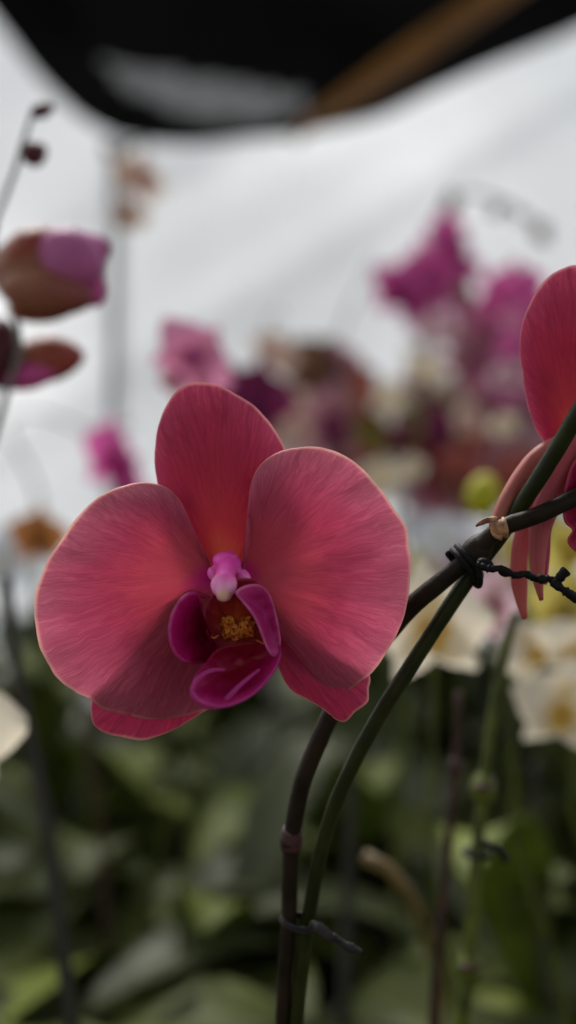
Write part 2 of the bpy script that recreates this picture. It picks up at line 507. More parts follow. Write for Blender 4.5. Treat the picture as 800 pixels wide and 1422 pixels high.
def fan(name, base, outline, depth, mat, parent, M=150, N=42, solid=0.0005, seed=0.0, ripple=0.0007, tip=0.0):
    """petal: rays fan from its claw (base, photo px) to its margin (outline); depth(r, t, dx, dz) in metres"""
    mb = MB()
    ol = cr([Vector((p[0], p[1], 0)) for p in outline], M)
    b = Vector((base[0], base[1], 0))
    for i, o in enumerate(ol):
        t = i / (M - 1)
        # tiny margin wobble so that the edge is not a perfect curve
        wob = 1 + 0.008 * noise.noise(Vector((t * 22, seed, 3))) + 0.0025 * noise.noise(Vector((t * 60, seed, 9)))
        for j in range(N + 1):
            r = 0.015 + 0.985 * (j / N) ** 0.85
            q = b + (o - b) * r * (1 + (wob - 1) * r)
            y = depth(r, t, (q.x - b.x), -(q.y - b.y))
            y += ripple * (r ** 3) * (noise.noise(Vector((t * 9, seed, 1.3))) * 2 + noise.noise(Vector((t * 24, seed, r * 2))) * 0.9)
            y += 0.00038 * min(1, r * 1.5) * noise.noise(Vector((t * 26, r * 1.6, seed))) + 0.0007 * noise.noise(Vector((q.x / 60, q.y / 60, seed)))
            mb.v.append(at(q.x, q.y, y))
            mb.uv.append((t, r))
    for i in range(M - 1):
        for j in range(N):
            a = i * (N + 1) + j
            mb.f.append((a, a + N + 1, a + N + 2, a + 1))
    return mb.build(name, mat, parent, solid=solid)


def dish(name, outline, centre, yr, yc, mat, parent, M=90, N=16, power=1.6, solid=0.0005, tilt=None, seed=0.0, into=None, vf=None, ruffle=0.0):
    """cupped lobe from a closed rim (photo px); yr rim depth, yc centre depth, tilt=(dy per px x, dy per px y)"""
    ol = cr([Vector((p[0], p[1], 0)) for p in outline], M, closed=True)
    c = Vector((centre[0], centre[1], 0))
    mb = into or MB()
    n0 = len(mb.v)
    for j in range(N + 1):
        r = 0.03 + 0.97 * j / N
        for i, o in enumerate(ol):
            q = c + (o - c) * r
            y = yc + (yr - yc) * r ** power
            if tilt:
                y += tilt[0] * (q.x - c.x) + tilt[1] * (q.y - c.y)
            y += 0.0006 * r * noise.noise(Vector((i / M * 9, seed, 0))) + ruffle * r * r * math.sin(2 * PI * 6 * i / M + seed + r * 2)
            y += 0.0009 * noise.noise(Vector((q.x / 14, q.y / 14, seed)))
            mb.v.append(at(q.x, q.y, y))
            mb.uv.append((i / M, r * (vf(q.x, q.y) if vf else 1.0)))
    for j in range(N):
        for i in range(M):
            k = (i + 1) % M
            mb.f.append((n0 + j * M + i, n0 + j * M + k, n0 + (j + 1) * M + k, n0 + (j + 1) * M + i))
    mb.f.append(tuple(n0 + i for i in range(M))[::-1])
    if into is not None:
        return mb
    return mb.build(name, mat, parent, solid=solid)


def root_empty(name, loc, label, cat, group=None):
    o = bpy.data.objects.new(name, None)
    o.empty_display_size = 0.05
    o.location = loc
    col.objects.link(o)
    o['label'] = label
    o['category'] = cat
    if group:
        o['group'] = group
    return o


def ss(a, b, x):
    t = min(1, max(0, (x - a) / (b - a)))
    return t * t * (3 - 2 * t)


def adopt(root, objs):
    """parts were built in world space: keep them where they are under the thing's base"""
    for o in objs:
        o.parent = root
        o.location = o.location - root.location


def tagm(o, label, cat, group=None):
    o['label'] = label
    o['category'] = cat
    if group:
        o['group'] = group


def structure(o):
    o['kind'] = 'structure'


def flr(name, mesh_center, parent):
    return None


# ------------------------------------------------------------------ pots and leaves (shared meshes)
def lathe(prof, seg=32):
    mb = MB()
    vs, fs = [], []
    n = len(prof)
    for (r, z) in prof:
        for j in range(seg):
            a = 2 * PI * j / seg
            vs.append(Vector((r * math.cos(a), r * math.sin(a), z)))
    for i in range(n - 1):
        for j in range(seg):
            k = (j + 1) % seg
            fs.append((i * seg + j, i * seg + k, (i + 1) * seg + k, (i + 1) * seg + j))
    mb.add(vs, fs)
    return mb


POT = lathe([(0.001, 0.003), (0.038, 0.0), (0.042, 0.004), (0.052, 0.082), (0.056, 0.084), (0.057, 0.094), (0.053, 0.095), (0.050, 0.083), (0.047, 0.07)])
BARK = MB()
for i in range(60):
    a, r = rnd.uniform(0, 2 * PI), 0.044 * math.sqrt(rnd.random())
    box(BARK, (r * math.cos(a), r * math.sin(a), 0.081 + rnd.uniform(0, 0.006)), (rnd.uniform(.008, .018), rnd.uniform(.006, .012), 0.005),
        Euler((rnd.uniform(-.5, .5), rnd.uniform(-.5, .5), rnd.uniform(0, 3))).to_matrix())


def to_mesh(mb, name, mat):
    me = bpy.data.meshes.new(name)
    me.from_pydata([tuple(v) for v in mb.v], [], mb.f)
    ul = me.uv_layers.new(name='UVMap')
    for l in me.loops:
        ul.data[l.index].uv = mb.uv[l.vertex_index]
    for p in me.polygons:
        p.use_smooth = True
    me.materials.append(mat)
    return me


def leaf_mb(L, W, rise, droop, fold=0.25, twist=0.0, seed=0):
    """strap leaf along +X: climbs by rise, then its tip droops; thin slab with two skins"""
    mb = MB()
    NU, NV = 8, 18
    for skin in (0, 1):
        for i in range(NV + 1):
            v = i / NV
            w = W * 0.5 * (math.sin(PI * min(1, v * 0.92 + 0.08)) ** 0.55) * (0.45 + 0.55 * min(1, v * 2.5)) * (1 - 0.1 * v)
            if i == NV:
                w = W * 0.03
            x = L * (v - 0.18 * v * v * abs(droop))
            z = rise * L * math.sin(v * PI * 0.6) - droop * L * v ** 2.4
            tw = twist * v
            for j in range(NU + 1):
                u = j / NU * 2 - 1
                yy = u * w
                zz = abs(u) ** 1.5 * w * fold - (0.0012 if skin else 0)
                zz += 0.002 * noise.noise(Vector((v * 5, u * 1.5, seed)))
                mb.v.append(Vector((x, yy * math.cos(tw) - zz * math.sin(tw), z + zz * math.cos(tw) + yy * math.sin(tw))))
                mb.uv.append((j / NU, v))
    A = (NU + 1) * (NV + 1)
    for i in range(NV):
        for j in range(NU):
            a = i * (NU + 1) + j
            q = (a, a + NU + 1, a + NU + 2, a + 1)
            mb.f.append(q)
            mb.f.append(tuple(x + A for x in q)[::-1])
    for i in range(NV):
        for j in (0, NU):
            a = i * (NU + 1) + j
            b = a + NU + 1
            mb.f.append((a, b, b + A, a + A))
    return mb


LEAF = []
for k, (L, W, rise, droop) in enumerate([(0.20, 0.078, 0.45, 0.25), (0.24, 0.085, 0.35, 0.45), (0.17, 0.072, 0.65, 0.12), (0.22, 0.075, 0.25, 0.30), (0.19, 0.066, 0.95, 0.1)]):
    for m in range(3):
        LEAF.append(to_mesh(leaf_mb(L, W, rise, droop, twist=rnd.uniform(-.35, .35), seed=k), 'leaf', leaf_mats[m]))
me_pot = to_mesh(POT, 'pot', m_pot)
me_pot_t = to_mesh(POT, 'pot', m_pot_t)
me_bark = to_mesh(BARK, 'bark', m_bark)


def inst(name, me, parent, loc=(0, 0, 0), rot=(0, 0, 0), s=1.0):
    o = bpy.data.objects.new(name, me)
    o.parent = parent
    o.location = loc
    o.rotation_euler = rot
    o.scale = (s, s, s) if isinstance(s, (int, float)) else s
    col.objects.link(o)
    return o


def potted(x, y, label, group=None, n=6, kind='potted_orchid', terr=False, leaf_s=1.0, ang0=None, low=False, cat='orchid', only=None):
    r = root_empty(kind, (x, y, BENCH), label, cat, group)
    inst('pot', me_pot_t if terr else me_pot, r)
    inst('bark_mix', me_bark, r)
    a0 = rnd.uniform(0, 2 * PI) if ang0 is None else ang0
    if y < 0.42:
        low = True
    for i in range(n):
        a = a0 + (PI if i % 2 else 0) + rnd.uniform(-.4, .4) + i * 0.22
        if only is not None:
            a = only[i % len(only)] + rnd.uniform(-.15, .15)
        k = rnd.randrange(5)
        if low:
            k = 3
        me = LEAF[k * 3 + rnd.choice([0, 0, 0, 1, 2, 2])]
        inst('leaf', me, r, (0, 0, 0.085 + 0.006 * i), (rnd.uniform(-.15, .15), 0 if low else rnd.uniform(-.12, .1), a), leaf_s * rnd.uniform(.85, 1.15))
    return r


# ------------------------------------------------------------------ background flowers
def bpetal(mb, L, W, ang, arch, cup, y0=0.0, seed=0, NU=10, NV=12, wpow=0.6, vmax=0.6):
    M = Matrix.Rotation(ang, 3, 'Y')
    n0 = len(mb.v)
    for i in range(NV + 1):
        v = i / NV
        w = W * 0.5 * max(0.04, (math.sin(PI * v ** vmax)) ** wpow)
        if i == NV:
            w = W * 0.12
        for j in range(NU + 1):
            u = j / NU * 2 - 1
            e = math.sqrt(max(0, 1 - (u * 0.9) ** 2))
            z = L * v * (0.86 + 0.14 * e)
            y = y0 + arch * L * v * v + cup * W * u * u * v + 0.02 * L * noise.noise(Vector((u * 2, v * 3, seed)))
            mb.v.append(M @ Vector((u * w, y, z)))
            mb.uv.append((j / NU, max(v, 0.02)))
    for i in range(NV):
        for j in range(NU):
            a = n0 + i * (NU + 1) + j
            mb.f.append((a, a + 1, a + NU + 2, a + NU + 1))


def make_flower_meshes():
    """unit flower (span about 1) facing -Y; returned piece by piece"""
    out = {}
    for k in range(3):
        a = MB(); bpetal(a, 0.5, 0.58, R(78 + k * 6), 0.12, 0.10, -0.01, k, wpow=.5)
        b = MB(); bpetal(b, 0.5, 0.58, R(-80 + k * 5), 0.14, 0.08, -0.012, k + 5, wpow=.5)
        c = MB(); bpetal(c, 0.5, 0.36, R(2), 0.10, 0.12, 0.02, k + 9)
        d = MB(); bpetal(d, 0.48, 0.34, R(140), 0.10, 0.12, 0.02, k + 12)
        e = MB(); bpetal(e, 0.48, 0.34, R(-140), 0.10, 0.12, 0.02, k + 15)
        f = MB()
        bpetal(f, 0.22, 0.20, R(180), -0.25, -0.25, -0.04, k + 20)
        bpetal(f, 0.14, 0.13, R(110), -0.7, -0.2, -0.03, k + 21)
        bpetal(f, 0.14, 0.13, R(-110), -0.7, -0.2, -0.03, k + 22)
        blob(f, (0, -0.06, -0.01), 0.035, 0.05, 0.05, seg=10, rings=6)
        out[k] = (a, b, c, d, e, f)
    return out


FL = make_flower_meshes()
CACHE = {}


def fmesh(kind, k, piece, which):
    key = (kind, k, piece)
    if key not in CACHE:
        CACHE[key] = to_mesh(FL[k][piece], ('petal', 'petal', 'sepal', 'sepal', 'sepal', 'lip')[piece], BG[kind][1 if piece == 5 else 0])
    return CACHE[key]


def merged(kind, k):
    key = (kind, k, 'all')
    if key not in CACHE:
        mb = MB()
        for q in range(5):
            mb.add(FL[k][q].v, FL[k][q].f, FL[k][q].uv)
        CACHE[key] = to_mesh(mb, 'flower', BG[kind][0])
    return CACHE[key]


def bflower(root, kind, px, py, y, dpx, stem_pt, stem_mat, yaw=0.0, roll=0.0, pitch=0.0, full=None, label=None):
    """flower at a photo position and depth; near ones keep petals, sepals and lip apart"""
    pos = at(px, py, y)
    size = sz(dpx * (1.28 if y > 0.55 else 1.0), y)
    k = rnd.randrange(3)
    full = (y < 0.45) if full is None else full
    ped = MB()
    back = pos + Vector((0, 0.02 * size, 0))
    mid = (back + stem_pt) / 2 + Vector((0, 0.12 * size, 0.1 * size))
    tube(ped, [stem_pt, mid, back], [size * 0.022, size * 0.02, size * 0.035], n=10, seg=8)
    rot = (pitch - (R(rnd.uniform(8, 30)) if y > .5 else 0), roll, yaw)
    if full:
        o = ped.build('flower', stem_mat, root, origin=pos)
        o.location = pos - root.location
        for q, nm in enumerate(('petal', 'petal', 'sepal', 'sepal', 'sepal', 'lip')):
            inst(nm, fmesh(kind, k, q, 0), o, (0, 0, 0), rot, size)
    else:
        o = inst('flower', merged(kind, k), root, pos - root.location, rot, size)
        Mi = (Euler(rot).to_matrix() * size).inverted()
        ped2 = MB()
        ped2.v = [Mi @ (v - pos) for v in ped.v]
        ped2.f, ped2.uv = ped.f, ped.uv
        mo = ped2.build('pedicel', stem_mat, o)
        inst('lip', fmesh(kind, k, 5, 0), o)
    if label:
        o['label'] = label
    return o


def bbud(root, mat, px, py, y, rx, ry, rot=0.0, name='bud', point=0.5, stem_pt=None, stem_mat=None):
    mb = MB()
    c = at(px, py, y)
    blob(mb, (0, 0, 0), sz(rx, y), sz(rx, y), sz(ry, y), rot, point=point)
    if stem_pt is not None:
        d = stem_pt - c
        tube(mb, [d, d * 0.4 + Vector((0, 0, sz(3, y))), Vector((0, 0, 0))], sz(3, y), n=6, seg=6)
    o = mb.build(name, mat, root)
    o.location = c - root.location
    return o


def bspike(root, pts, y, wpx, mat, y2=None, name='flower_spike', taper=0.6, nodes=()):
    """stem through photo points at a depth; returns its sampled path in world space"""
    n = len(pts)
    P3 = []
    for i, (px, py) in enumerate(pts):
        yy = y if y2 is None else y + (y2 - y) * i / (n - 1)
        P3.append(at(px, py, yy))
    base = root.location + Vector((0, 0, 0.085))
    P3 = [base, base.lerp(P3[0], 0.5) + Vector((0, 0, 0.02))] + P3 if base.z < P3[0].z - 0.02 else [base] + P3
    mb = MB()
    r = sz(wpx / 2, y)
    path = tube(mb, P3, [r * 1.1, r, r * (1 + taper) / 2, r * taper], n=48, seg=10)
    for (px, py) in nodes:
        p = at(px, py, y)
        q = min(path, key=lambda a: (a - p).length)
        blob(mb, q, r * 1.35, r * 1.35, r * 1.8, seg=10, rings=6)
    o = mb.build(name, mat, root)
    o.location = Vector((0, 0, 0)) - root.location
    return path


def near(path, p):
    return min(path, key=lambda a: (a - p).length)


# ================================================================== THE MAIN ORCHID
main = root_empty('orchid_plant', at(392, 711, 0.045) + Vector((0, 0, BENCH)), 'rose red moth orchid in sharp focus with one open bloom on a dark arching stem', 'orchid')
main.location.z = BENCH
OFF = -main.location


def mpart(o):
    o.location = o.location + OFF
    return o


def fpart(o):
    return o


inst('pot', me_pot, main)
inst('bark_mix', me_bark, main)
for i, a in enumerate((0.2, 3.3, -0.5, 2.7)):
    inst('leaf', LEAF[9 + i % 2], main, (0, 0, 0.085 + 0.005 * i), (0, 0.1, a), 0.85)

# the flower spike: up behind the bloom, out at its right, on to the second bloom
spk = MB()
pA = [(392, 1500, .036), (393, 1422, .034), (397, 1340, .030), (401, 1280, .027), (403, 1200, .024), (407, 1150, .021), (419, 1090, .018),
      (438, 1040, .016), (462, 988, .015), (497, 930, .016), (532, 886, .015), (570, 843, .011), (612, 808, .008), (650, 776, .006), (684, 742, .004),
      (706, 729, .003), (745, 716, .002), (800, 690, .002), (860, 655, .006), (930, 600, .012)]
A3 = [main.location + Vector((0, 0, 0.085)), main.location + Vector((-0.002, -0.004, 0.17))] + [at(*p) for p in pA]
rA = [sz(q * .93) for q in (15, 15, 15, 14, 13, 13, 13, 13, 13.5, 14.5, 16, 13.5, 13, 12)]
pathA = tube(spk, A3, rA, n=160, seg=20, lump=0.06, seed=2)
# swollen nodes
blob(spk, at(662, 765, .006), sz(21), sz(19), sz(33), R(42), point=0.3)
blob(spk, at(404, 1168, .0225), sz(15.5, .02), sz(15.5, .02), sz(19, .02), R(4))
o = spk.build('flower_spike', m_spike, main); mpart(o)
nb = MB()
tube(nb, [at(404, 1182, .0225), at(405, 1168, .0225), at(406, 1150, .0215)], [sz(15), sz(17.2), sz(14.6)], n=8, seg=18)
o = nb.build('node_ring', m_node, main); mpart(o)
# dry bract at the node by the second flower stalk
br = MB()
for (pts, rr) in (([(703, 732), (696, 733), (687, 731), (680, 727)], (15, 13, 9, 3)), ([(690, 722), (678, 722), (668, 726), (661, 731)], (5, 5, 4, 1.5)),
                  ([(698, 745), (690, 743), (682, 737)], (6, 5, 1.5))):
    tube(br, [at(x, z, -0.0005) for x, z in pts], [sz(q) for q in rr], n=8, seg=12, lump=0.25)
o = br.build('dry_bract', m_bract, main); mpart(o)

# flower 1 -----------------------------------------------------------------
f1 = MB()
tube(f1, [at(545, 872, .014), at(500, 850, .020), at(440, 820, .020), at(370, 803, .014), at(325, 797, .006)],
     [sz(9), sz(8), sz(8), sz(10), sz(13)], n=20, seg=12)
flower = f1.build('flower', m_pedicel, main)
mpart(flower)
flower['label'] = 'open rose red bloom with broad veined petals and a magenta lip'


def dor(r, t, dx, dz):
    return 0.0045 + 0.004 * r * r + 0.0016 * math.cos((t - .5) * 5) * r * -1 + 0.0000006 * dx * dx * 0 + 0.004 * abs(t - .5) ** 1.2 * r


sep_d = fan('dorsal_sepal', (316, 800),
            [(297, 790), (276, 772), (252, 742), (230, 700), (218, 665), (215, 635), (217, 608), (223, 583), (234, 558), (250, 540), (272, 531), (298, 534),
             (328, 547), (357, 568), (380, 595), (396, 627), (397, 662), (384, 702), (362, 745), (336, 785)], dor, m_dorsal, flower, seed=1.0)


def lsep(r, t, dx, dz):
    return 0.0038 - 0.0052 * math.sin(min(1, r) * PI * 0.62) + 0.0032 * r ** 3 - 0.0006 * math.sin(PI * t) * r


fan('lateral_sepal', (306, 838),
    [(285, 826), (255, 818), (220, 836), (190, 870), (158, 912), (135, 948), (127, 972), (127, 992), (132, 1008), (148, 1018), (172, 1024), (200, 1027), (222, 1021),
     (250, 1008), (274, 993), (300, 976), (318, 940), (322, 890)], lsep, m_lateral, flower, seed=2.0, ripple=.0003)
fan('lateral_sepal', (352, 842),
    [(372, 826), (400, 832), (435, 860), (470, 892), (500, 920), (513, 940), (512, 958), (511, 972), (503, 981), (491, 991), (479, 1001), (468, 999), (452, 986),
     (430, 972), (408, 960), (395, 943), (387, 922), (374, 890)], lsep, m_lateral, flower, seed=3.0, ripple=.0003)


def pl(r, t, dx, dz):
    # gently domed, margins falling back, low ribs along the main veins
    y = 0.0015 - 0.0060 * math.sin(min(1, r * 1.05) * PI * 0.62) + 0.0045 * r ** 3
    y += 0.0020 * r * math.exp(-((t - 0.56) / 0.09) ** 2)
    y -= 0.0013 * r * math.exp(-((t - 0.70) / 0.07) ** 2)
    y += 0.0035 * max(0, 0.22 - t) / .22 * r
    return y + 0.0005


fan('petal', (298, 800),
    [(289, 781), (283, 769), (272, 752), (262, 728), (254, 704), (240, 685), (224, 675), (205, 671), (184, 672), (160, 679), (138, 691), (119, 706), (104, 722),
     (88, 745), (72, 770), (60, 795), (51, 818), (48, 842), (50, 868), (54, 892), (62, 912), (73, 932), (88, 949), (106, 961), (127, 971),
     (140, 981), (160, 989), (185, 995), (212, 998), (240, 997), (266, 991), (289, 981), (304, 950), (308, 900), (306, 850)],
    pl, m_petal, flower, M=220, N=60, seed=4.0)


def pr(r, t, dx, dz):
    y = 0.0012 - 0.0064 * math.sin(min(1, r * 1.05) * PI * 0.6) + 0.0042 * r ** 3
    y += 0.0020 * r * math.exp(-((t - 0.44) / 0.08) ** 2)
    y -= 0.0014 * r * math.exp(-((t - 0.30) / 0.08) ** 2)
    y -= 0.002 * r * math.exp(-((t - 0.06) / 0.06) ** 2)
    return y - 0.0002


fan('petal', (336, 800),
    [(339, 783), (343, 768), (347, 745), (348, 718), (347, 694), (350, 672), (358, 652), (372, 637), (392, 627), (415, 622), (440, 621), (466, 627), (488, 639),
     (505, 653), (520, 670), (536, 690), (552, 712), (564, 733), (567, 755), (571, 782), (569, 808), (566, 832), (560, 858), (549, 884), (534, 910), (520, 928), (511, 938),
     (502, 945), (492, 954), (480, 961), (467, 961), (452, 953), (434, 936), (414, 912), (394, 886), (374, 858), (356, 832), (345, 815)],
    pr, m_petal, flower, M=220, N=60, seed=5.0)

# lip: throat, side lobes, mid lobe with its curled tip, callus
dish('throat', [(290, 838), (300, 822), (325, 806), (352, 806), (362, 825), (368, 860), (378, 890), (370, 902), (350, 906), (318, 905), (298, 898), (286, 872)], (330, 872),
     -0.0080, -0.0040, m_throat, flower, power=2.2, tilt=(0, 0.00006))
dish('side_lobe', [(266, 823), (275, 826), (279, 838), (285, 856), (294, 878), (303, 900), (300, 913), (285, 919), (264, 921), (249, 914), (239, 900), (235, 880), (237, 860), (244, 843), (254, 829)],
     (277, 882), -0.0120, -0.0045, m_lobe, flower, tilt=(0.00016, 0.0), power=1.8, vf=lambda x, z: 1 - 0.92 * ss(262, 288, x + (z - 870) * .15), seed=3)
dish('side_lobe', [(328, 823), (338, 815), (352, 812), (366, 815), (377, 832), (384, 858), (389, 884), (388, 902), (380, 912), (371, 900), (364, 882), (356, 862), (346, 846), (336, 834)],
     (366, 852), -0.0125, -0.0095, m_orchid_pink, flower, tilt=(0.00012, 0.0), power=1.6, seed=7)
lip = MB()
dish('lip', [(302, 902), (284, 922), (271, 940), (267, 957), (273, 971), (290, 980), (309, 982), (330, 976), (352, 964), (371, 945), (385, 924), (390, 903), (380, 890), (352, 892), (325, 896)],
     (334, 925), -0.0150, -0.0075, m_lip, None, power=1.5, tilt=(0.00002, -0.00015), into=lip, vf=lambda x, z: 0.15 + 0.85 * ss(893, 945, z + max(0, x - 355) * 0.9), ruffle=.0005, seed=5)
k0 = len(lip.v)
tube(lip, [at(x, z, y - .002) for x, z, y in ((312, 930, -.0135), (295, 931, -.0155), (279, 939, -.0175), (269, 952, -.0185), (268, 964, -.019), (276, 975, -.019), (292, 981, -.0185),
                                      (308, 978, -.018), (319, 967, -.0175), (332, 953, -.016), (346, 941, -.0145), (360, 930, -.0125))],
     [sz(1), sz(1.8), sz(2.2), sz(2.2), sz(2.6), sz(3.2), sz(3.4), sz(3), sz(1.9), sz(1.4), sz(.8)], n=50, seg=10)
for k in range(k0, len(lip.v)):
    lip.uv[k] = (lip.uv[k][0], 0.999)
lp = lip.build('lip', m_lip, flower, solid=0.0004)
cal = MB()
for (x, z, y, rx, rz) in ((331, 876, -.0048, 24, 11), (318, 864, -.0042, 13, 13), (343, 868, -.0050, 13, 12)):
    k0 = len(cal.v)
    blob(cal, at(x, z, y), sz(rx), sz(17), sz(rz), R(-8), seg=60, rings=40)
    for k in range(k0, len(cal.v)):
        q = cal.v[k]
        cal.v[k] = q + Vector((noise.noise(q * 900), noise.noise(q * 900 + Vector((5, 0, 0))), noise.noise(q * 900 + Vector((0, 9, 0))))) * 0.0009 + Vector((0, noise.noise(q * 1500), 0)) * 0.0005
for (pts) in (((356, 889), (366, 894), (376, 894)), ((304, 882), (297, 886), (292, 884))):
    tube(cal, [at(x, z, -.0108) for x, z in pts], [sz(1.3), sz(1.0), sz(0.7)], n=10, seg=8)
cal.build('callus', m_callus, flower)
clm = MB()
tube(clm, [at(319, 772, .002), at(317, 782, -.003), at(314, 794, -.008), at(312, 806, -.0115), at(311, 822, -.013), at(311, 832, -.0125)], [sz(9), sz(15), sz(14), sz(13), sz(14), sz(9)], n=34, seg=22)
blob(clm, at(316, 781, -.0035), sz(22), sz(14), sz(14), R(15))
blob(clm, at(302, 814, -.0122), sz(9), sz(10), sz(14), R(-12))
blob(clm, at(320, 814, -.0122), sz(9), sz(10), sz(15), R(14))
blob(clm, at(311, 806, -.0125), sz(15), sz(10), sz(12))
blob(clm, at(338, 800, -.004), sz(14), sz(7), sz(9), R(50))
blob(clm, at(297, 797, -.004), sz(9), sz(7), sz(11), R(-30))
o = clm.build('column', m_column, flower)
md = o.modifiers.new('blend', 'REMESH'); md.mode = 'VOXEL'; md.voxel_size = 0.00028; md.use_smooth_shade = True
md = o.modifiers.new('soften', 'SMOOTH'); md.factor = .5; md.iterations = 9
cap = MB()
blob(cap, at(311, 825, -.0140), sz(8.5), sz(7), sz(10), R(8))
cap.build('anther_cap', m_cap, flower)

# flower 2: seen from behind its left side, cut by the frame --------------
f2 = MB()
tube(f2, [at(688, 735, .006), at(694, 716, .007), at(706, 690, .008), at(724, 660, .010), at(748, 632, .011), at(782, 612, .010), (at(812, 606, .010))],
     [sz(10), sz(11), sz(11.5), sz(12), sz(12), sz(11), sz(13)], n=30, seg=14)
fl2 = f2.build('flower', m_pedicel, main)
mpart(fl2)
fl2['label'] = 'second bloom turned away at the right edge with narrow hanging sepals'


def d2(r, t, dx, dz):
    return 0.0095 + 0.004 * r * r - 0.003 * math.sin(PI * t) * r


fan('petal', (800, 622), [(778, 622), (760, 616), (747, 599), (736, 572), (729, 540), (724, 506), (722, 474), (726, 448), (736, 422), (748, 400), (766, 381), (786, 371), (806, 369),
                          (830, 380), (852, 404), (866, 440), (870, 480), (864, 530), (845, 580), (822, 610)], d2, m_dorsal, fl2, seed=8.0)


def blade(name, pts, widths, mat, parent, fold=0.5, n=30, y_tilt=0.0):
    """narrow folded sepal hanging along a path (px, py, y), widths in px"""
    P = cr([at(*p) for p in pts], n)
    mb = MB()
    NU = 8
    for i, p in enumerate(P):
        v = i / (n - 1)
        q = v * (len(widths) - 1)
        k = min(int(q), len(widths) - 2)
        w = sz(widths[k] + (widths[k + 1] - widths[k]) * (q - k)) / 2
        t = (P[min(i + 1, n - 1)] - P[max(i - 1, 0)]).normalized()
        side = t.cross(Vector((0, 1, 0))).normalized()
        for j in range(NU + 1):
            u = j / NU * 2 - 1
            mb.v.append(p + side * (u * w) + Vector((0, (abs(u) ** 1.3 * fold) * w + y_tilt * u * w, 0)))
            mb.uv.append((j / NU, 0.05 + 0.9 * v))
    for i in range(n - 1):
        for j in range(NU):
            a = i * (NU + 1) + j
            mb.f.append((a, a + 1, a + NU + 2, a + NU + 1))
    return mb.build(name, mat, parent, solid=0.0007)


blade('sepal', [(812, 606, .009), (776, 655, .010), (745, 700, .011), (726, 745, .012), (721, 790, .012), (724, 830, .012), (729, 860, .012)], (30, 30, 28, 22, 23, 22, 6), m_blade, fl2)
blade('sepal', [(815, 600, .006), (790, 645, .007), (767, 690, .008), (752, 735, .008), (748, 780, .008), (749, 812, .008), (752, 834, .008)], (34, 36, 36, 33, 26, 18, 3), m_blade, fl2, fold=.9)
blade('sepal', [(805, 640, .013), (776, 690, .013), (758, 730, .012), (757, 775, .012), (757, 812, .011)], (24, 26, 22, 15, 4), m_lateral, fl2, fold=.8)
l2 = MB()
dish('lip', [(812, 628), (796, 645), (787, 672), (783, 700), (785, 724), (796, 736), (789, 750), (796, 762), (815, 770), (840, 745), (860, 700), (855, 650), (835, 625)], (822, 700),
     0.004, 0.012, m_lip_side, None, power=1.8, into=l2)
l2.build('lip', m_lip_side, fl2, solid=.0005)

# stake and ties ---------------------------------------------------------------
stk = MB()
pB = [(408, 1500, .034), (412, 1422, .032), (419, 1345, .029), (428, 1280, .026), (441, 1205, .022), (461, 1130, .018), (490, 1062, .015), (528, 992, .013), (571, 924, .012),
      (615, 856, .011), (655, 797, .010), (700, 736, .008), (738, 680, .004), (772, 626, .001), (808, 565, -.002), (852, 485, -.003), (905, 395, -.002)]
B3 = [main.location + Vector((0.012, 0.0, 0.08)), main.location + Vector((0.006, -0.006, 0.17))] + [at(*p) for p in pB]
tube(stk, B3, [sz(q * .94) for q in (12.5, 12.5, 12.5, 12, 11.5, 11.5, 11.5, 12, 12.5, 13, 13)], n=140, seg=18, lump=0.03, seed=5)
o = stk.build('plant_stake', m_spike_b)
tagm(o, 'smooth dark green curved stake tied to the orchid stem and rising to the right edge', 'plant stake')


def twist(mb, pts, r, R2, turns, n=80):
    P = cr([at(*p) for p in pts], n)
    for s in (0, PI):
        Q = []
        for i, p in enumerate(P):
            t = (P[min(i + 1, n - 1)] - P[max(i - 1, 0)]).normalized()
            a = t.cross(Vector((0, 1, 0))).normalized()
            b = t.cross(a)
            th = s + turns * 2 * PI * i / (n - 1)
            Q.append(p + (a * math.cos(th) + b * math.sin(th)) * R2)
        tube(mb, Q, r, n=n, seg=8)


def wrap(mb, c, ax, ra, rb, r, turns=1.3, pitch=0.0, n=50):
    """wire loop round stems: c centre, ax stem axis, ra half-width across, rb half-depth"""
    ax = ax.normalized()
    side = ax.cross(Vector((0, 1, 0))).normalized()
    dep = side.cross(ax).normalized()
    Q = [c + side * math.cos(a) * ra + dep * math.sin(a) * rb + ax * pitch * (i / n - .5) for i in range(n) for a in [2 * PI * turns * i / n]]
    tube(mb, Q, r, n=n + 20, seg=8)


t1 = MB()
axA = at(690, 735, 0) - at(600, 815, 0)
wrap(t1, at(647, 783, .0075), axA, sz(27), sz(27), sz(5), 2.2, sz(18))
wrap(t1, at(660, 792, .0075), Vector((1, 0, 0.25)), sz(22), sz(26), sz(5), 1.3, sz(12))
tube(t1, [at(x, z, q) for x, z, q in ((662, 784, -.001), (680, 790, -.0015), (696, 790, -.001), (715, 799, -.001), (730, 797, -.0005), (745, 804, .0005), (762, 804, .0005), (776, 811, .0005))], sz(5.2), n=60, seg=6, lump=.6, seed=4)
for (x, z, a, b_) in ((674, 784, 13, 9), (700, 795, 9, 6), (752, 804, 8, 7)):
    blob(t1, at(x, z, 0), sz(a), sz(8), sz(b_), R(25))
tube(t1, [at(768, 808, 0), at(778, 816, -.001), (at(790, 824, -.001)), at(800, 830, 0), at(812, 834, .001)], [sz(7), sz(5.5), sz(8), sz(6)], n=22, seg=7, lump=.5, seed=6)
tube(t1, [at(764, 808, .001), at(774, 806, .0005), at(781, 798, 0), at(787, 792, 0)], [sz(7), sz(6.5), sz(8)], n=10, seg=8, lump=.3)
o = t1.build('twist_tie', m_wire)
tagm(o, 'black twist tie knotted round both stems right of the bloom, its forked ends pointing right', 'twist tie')
t2 = MB()
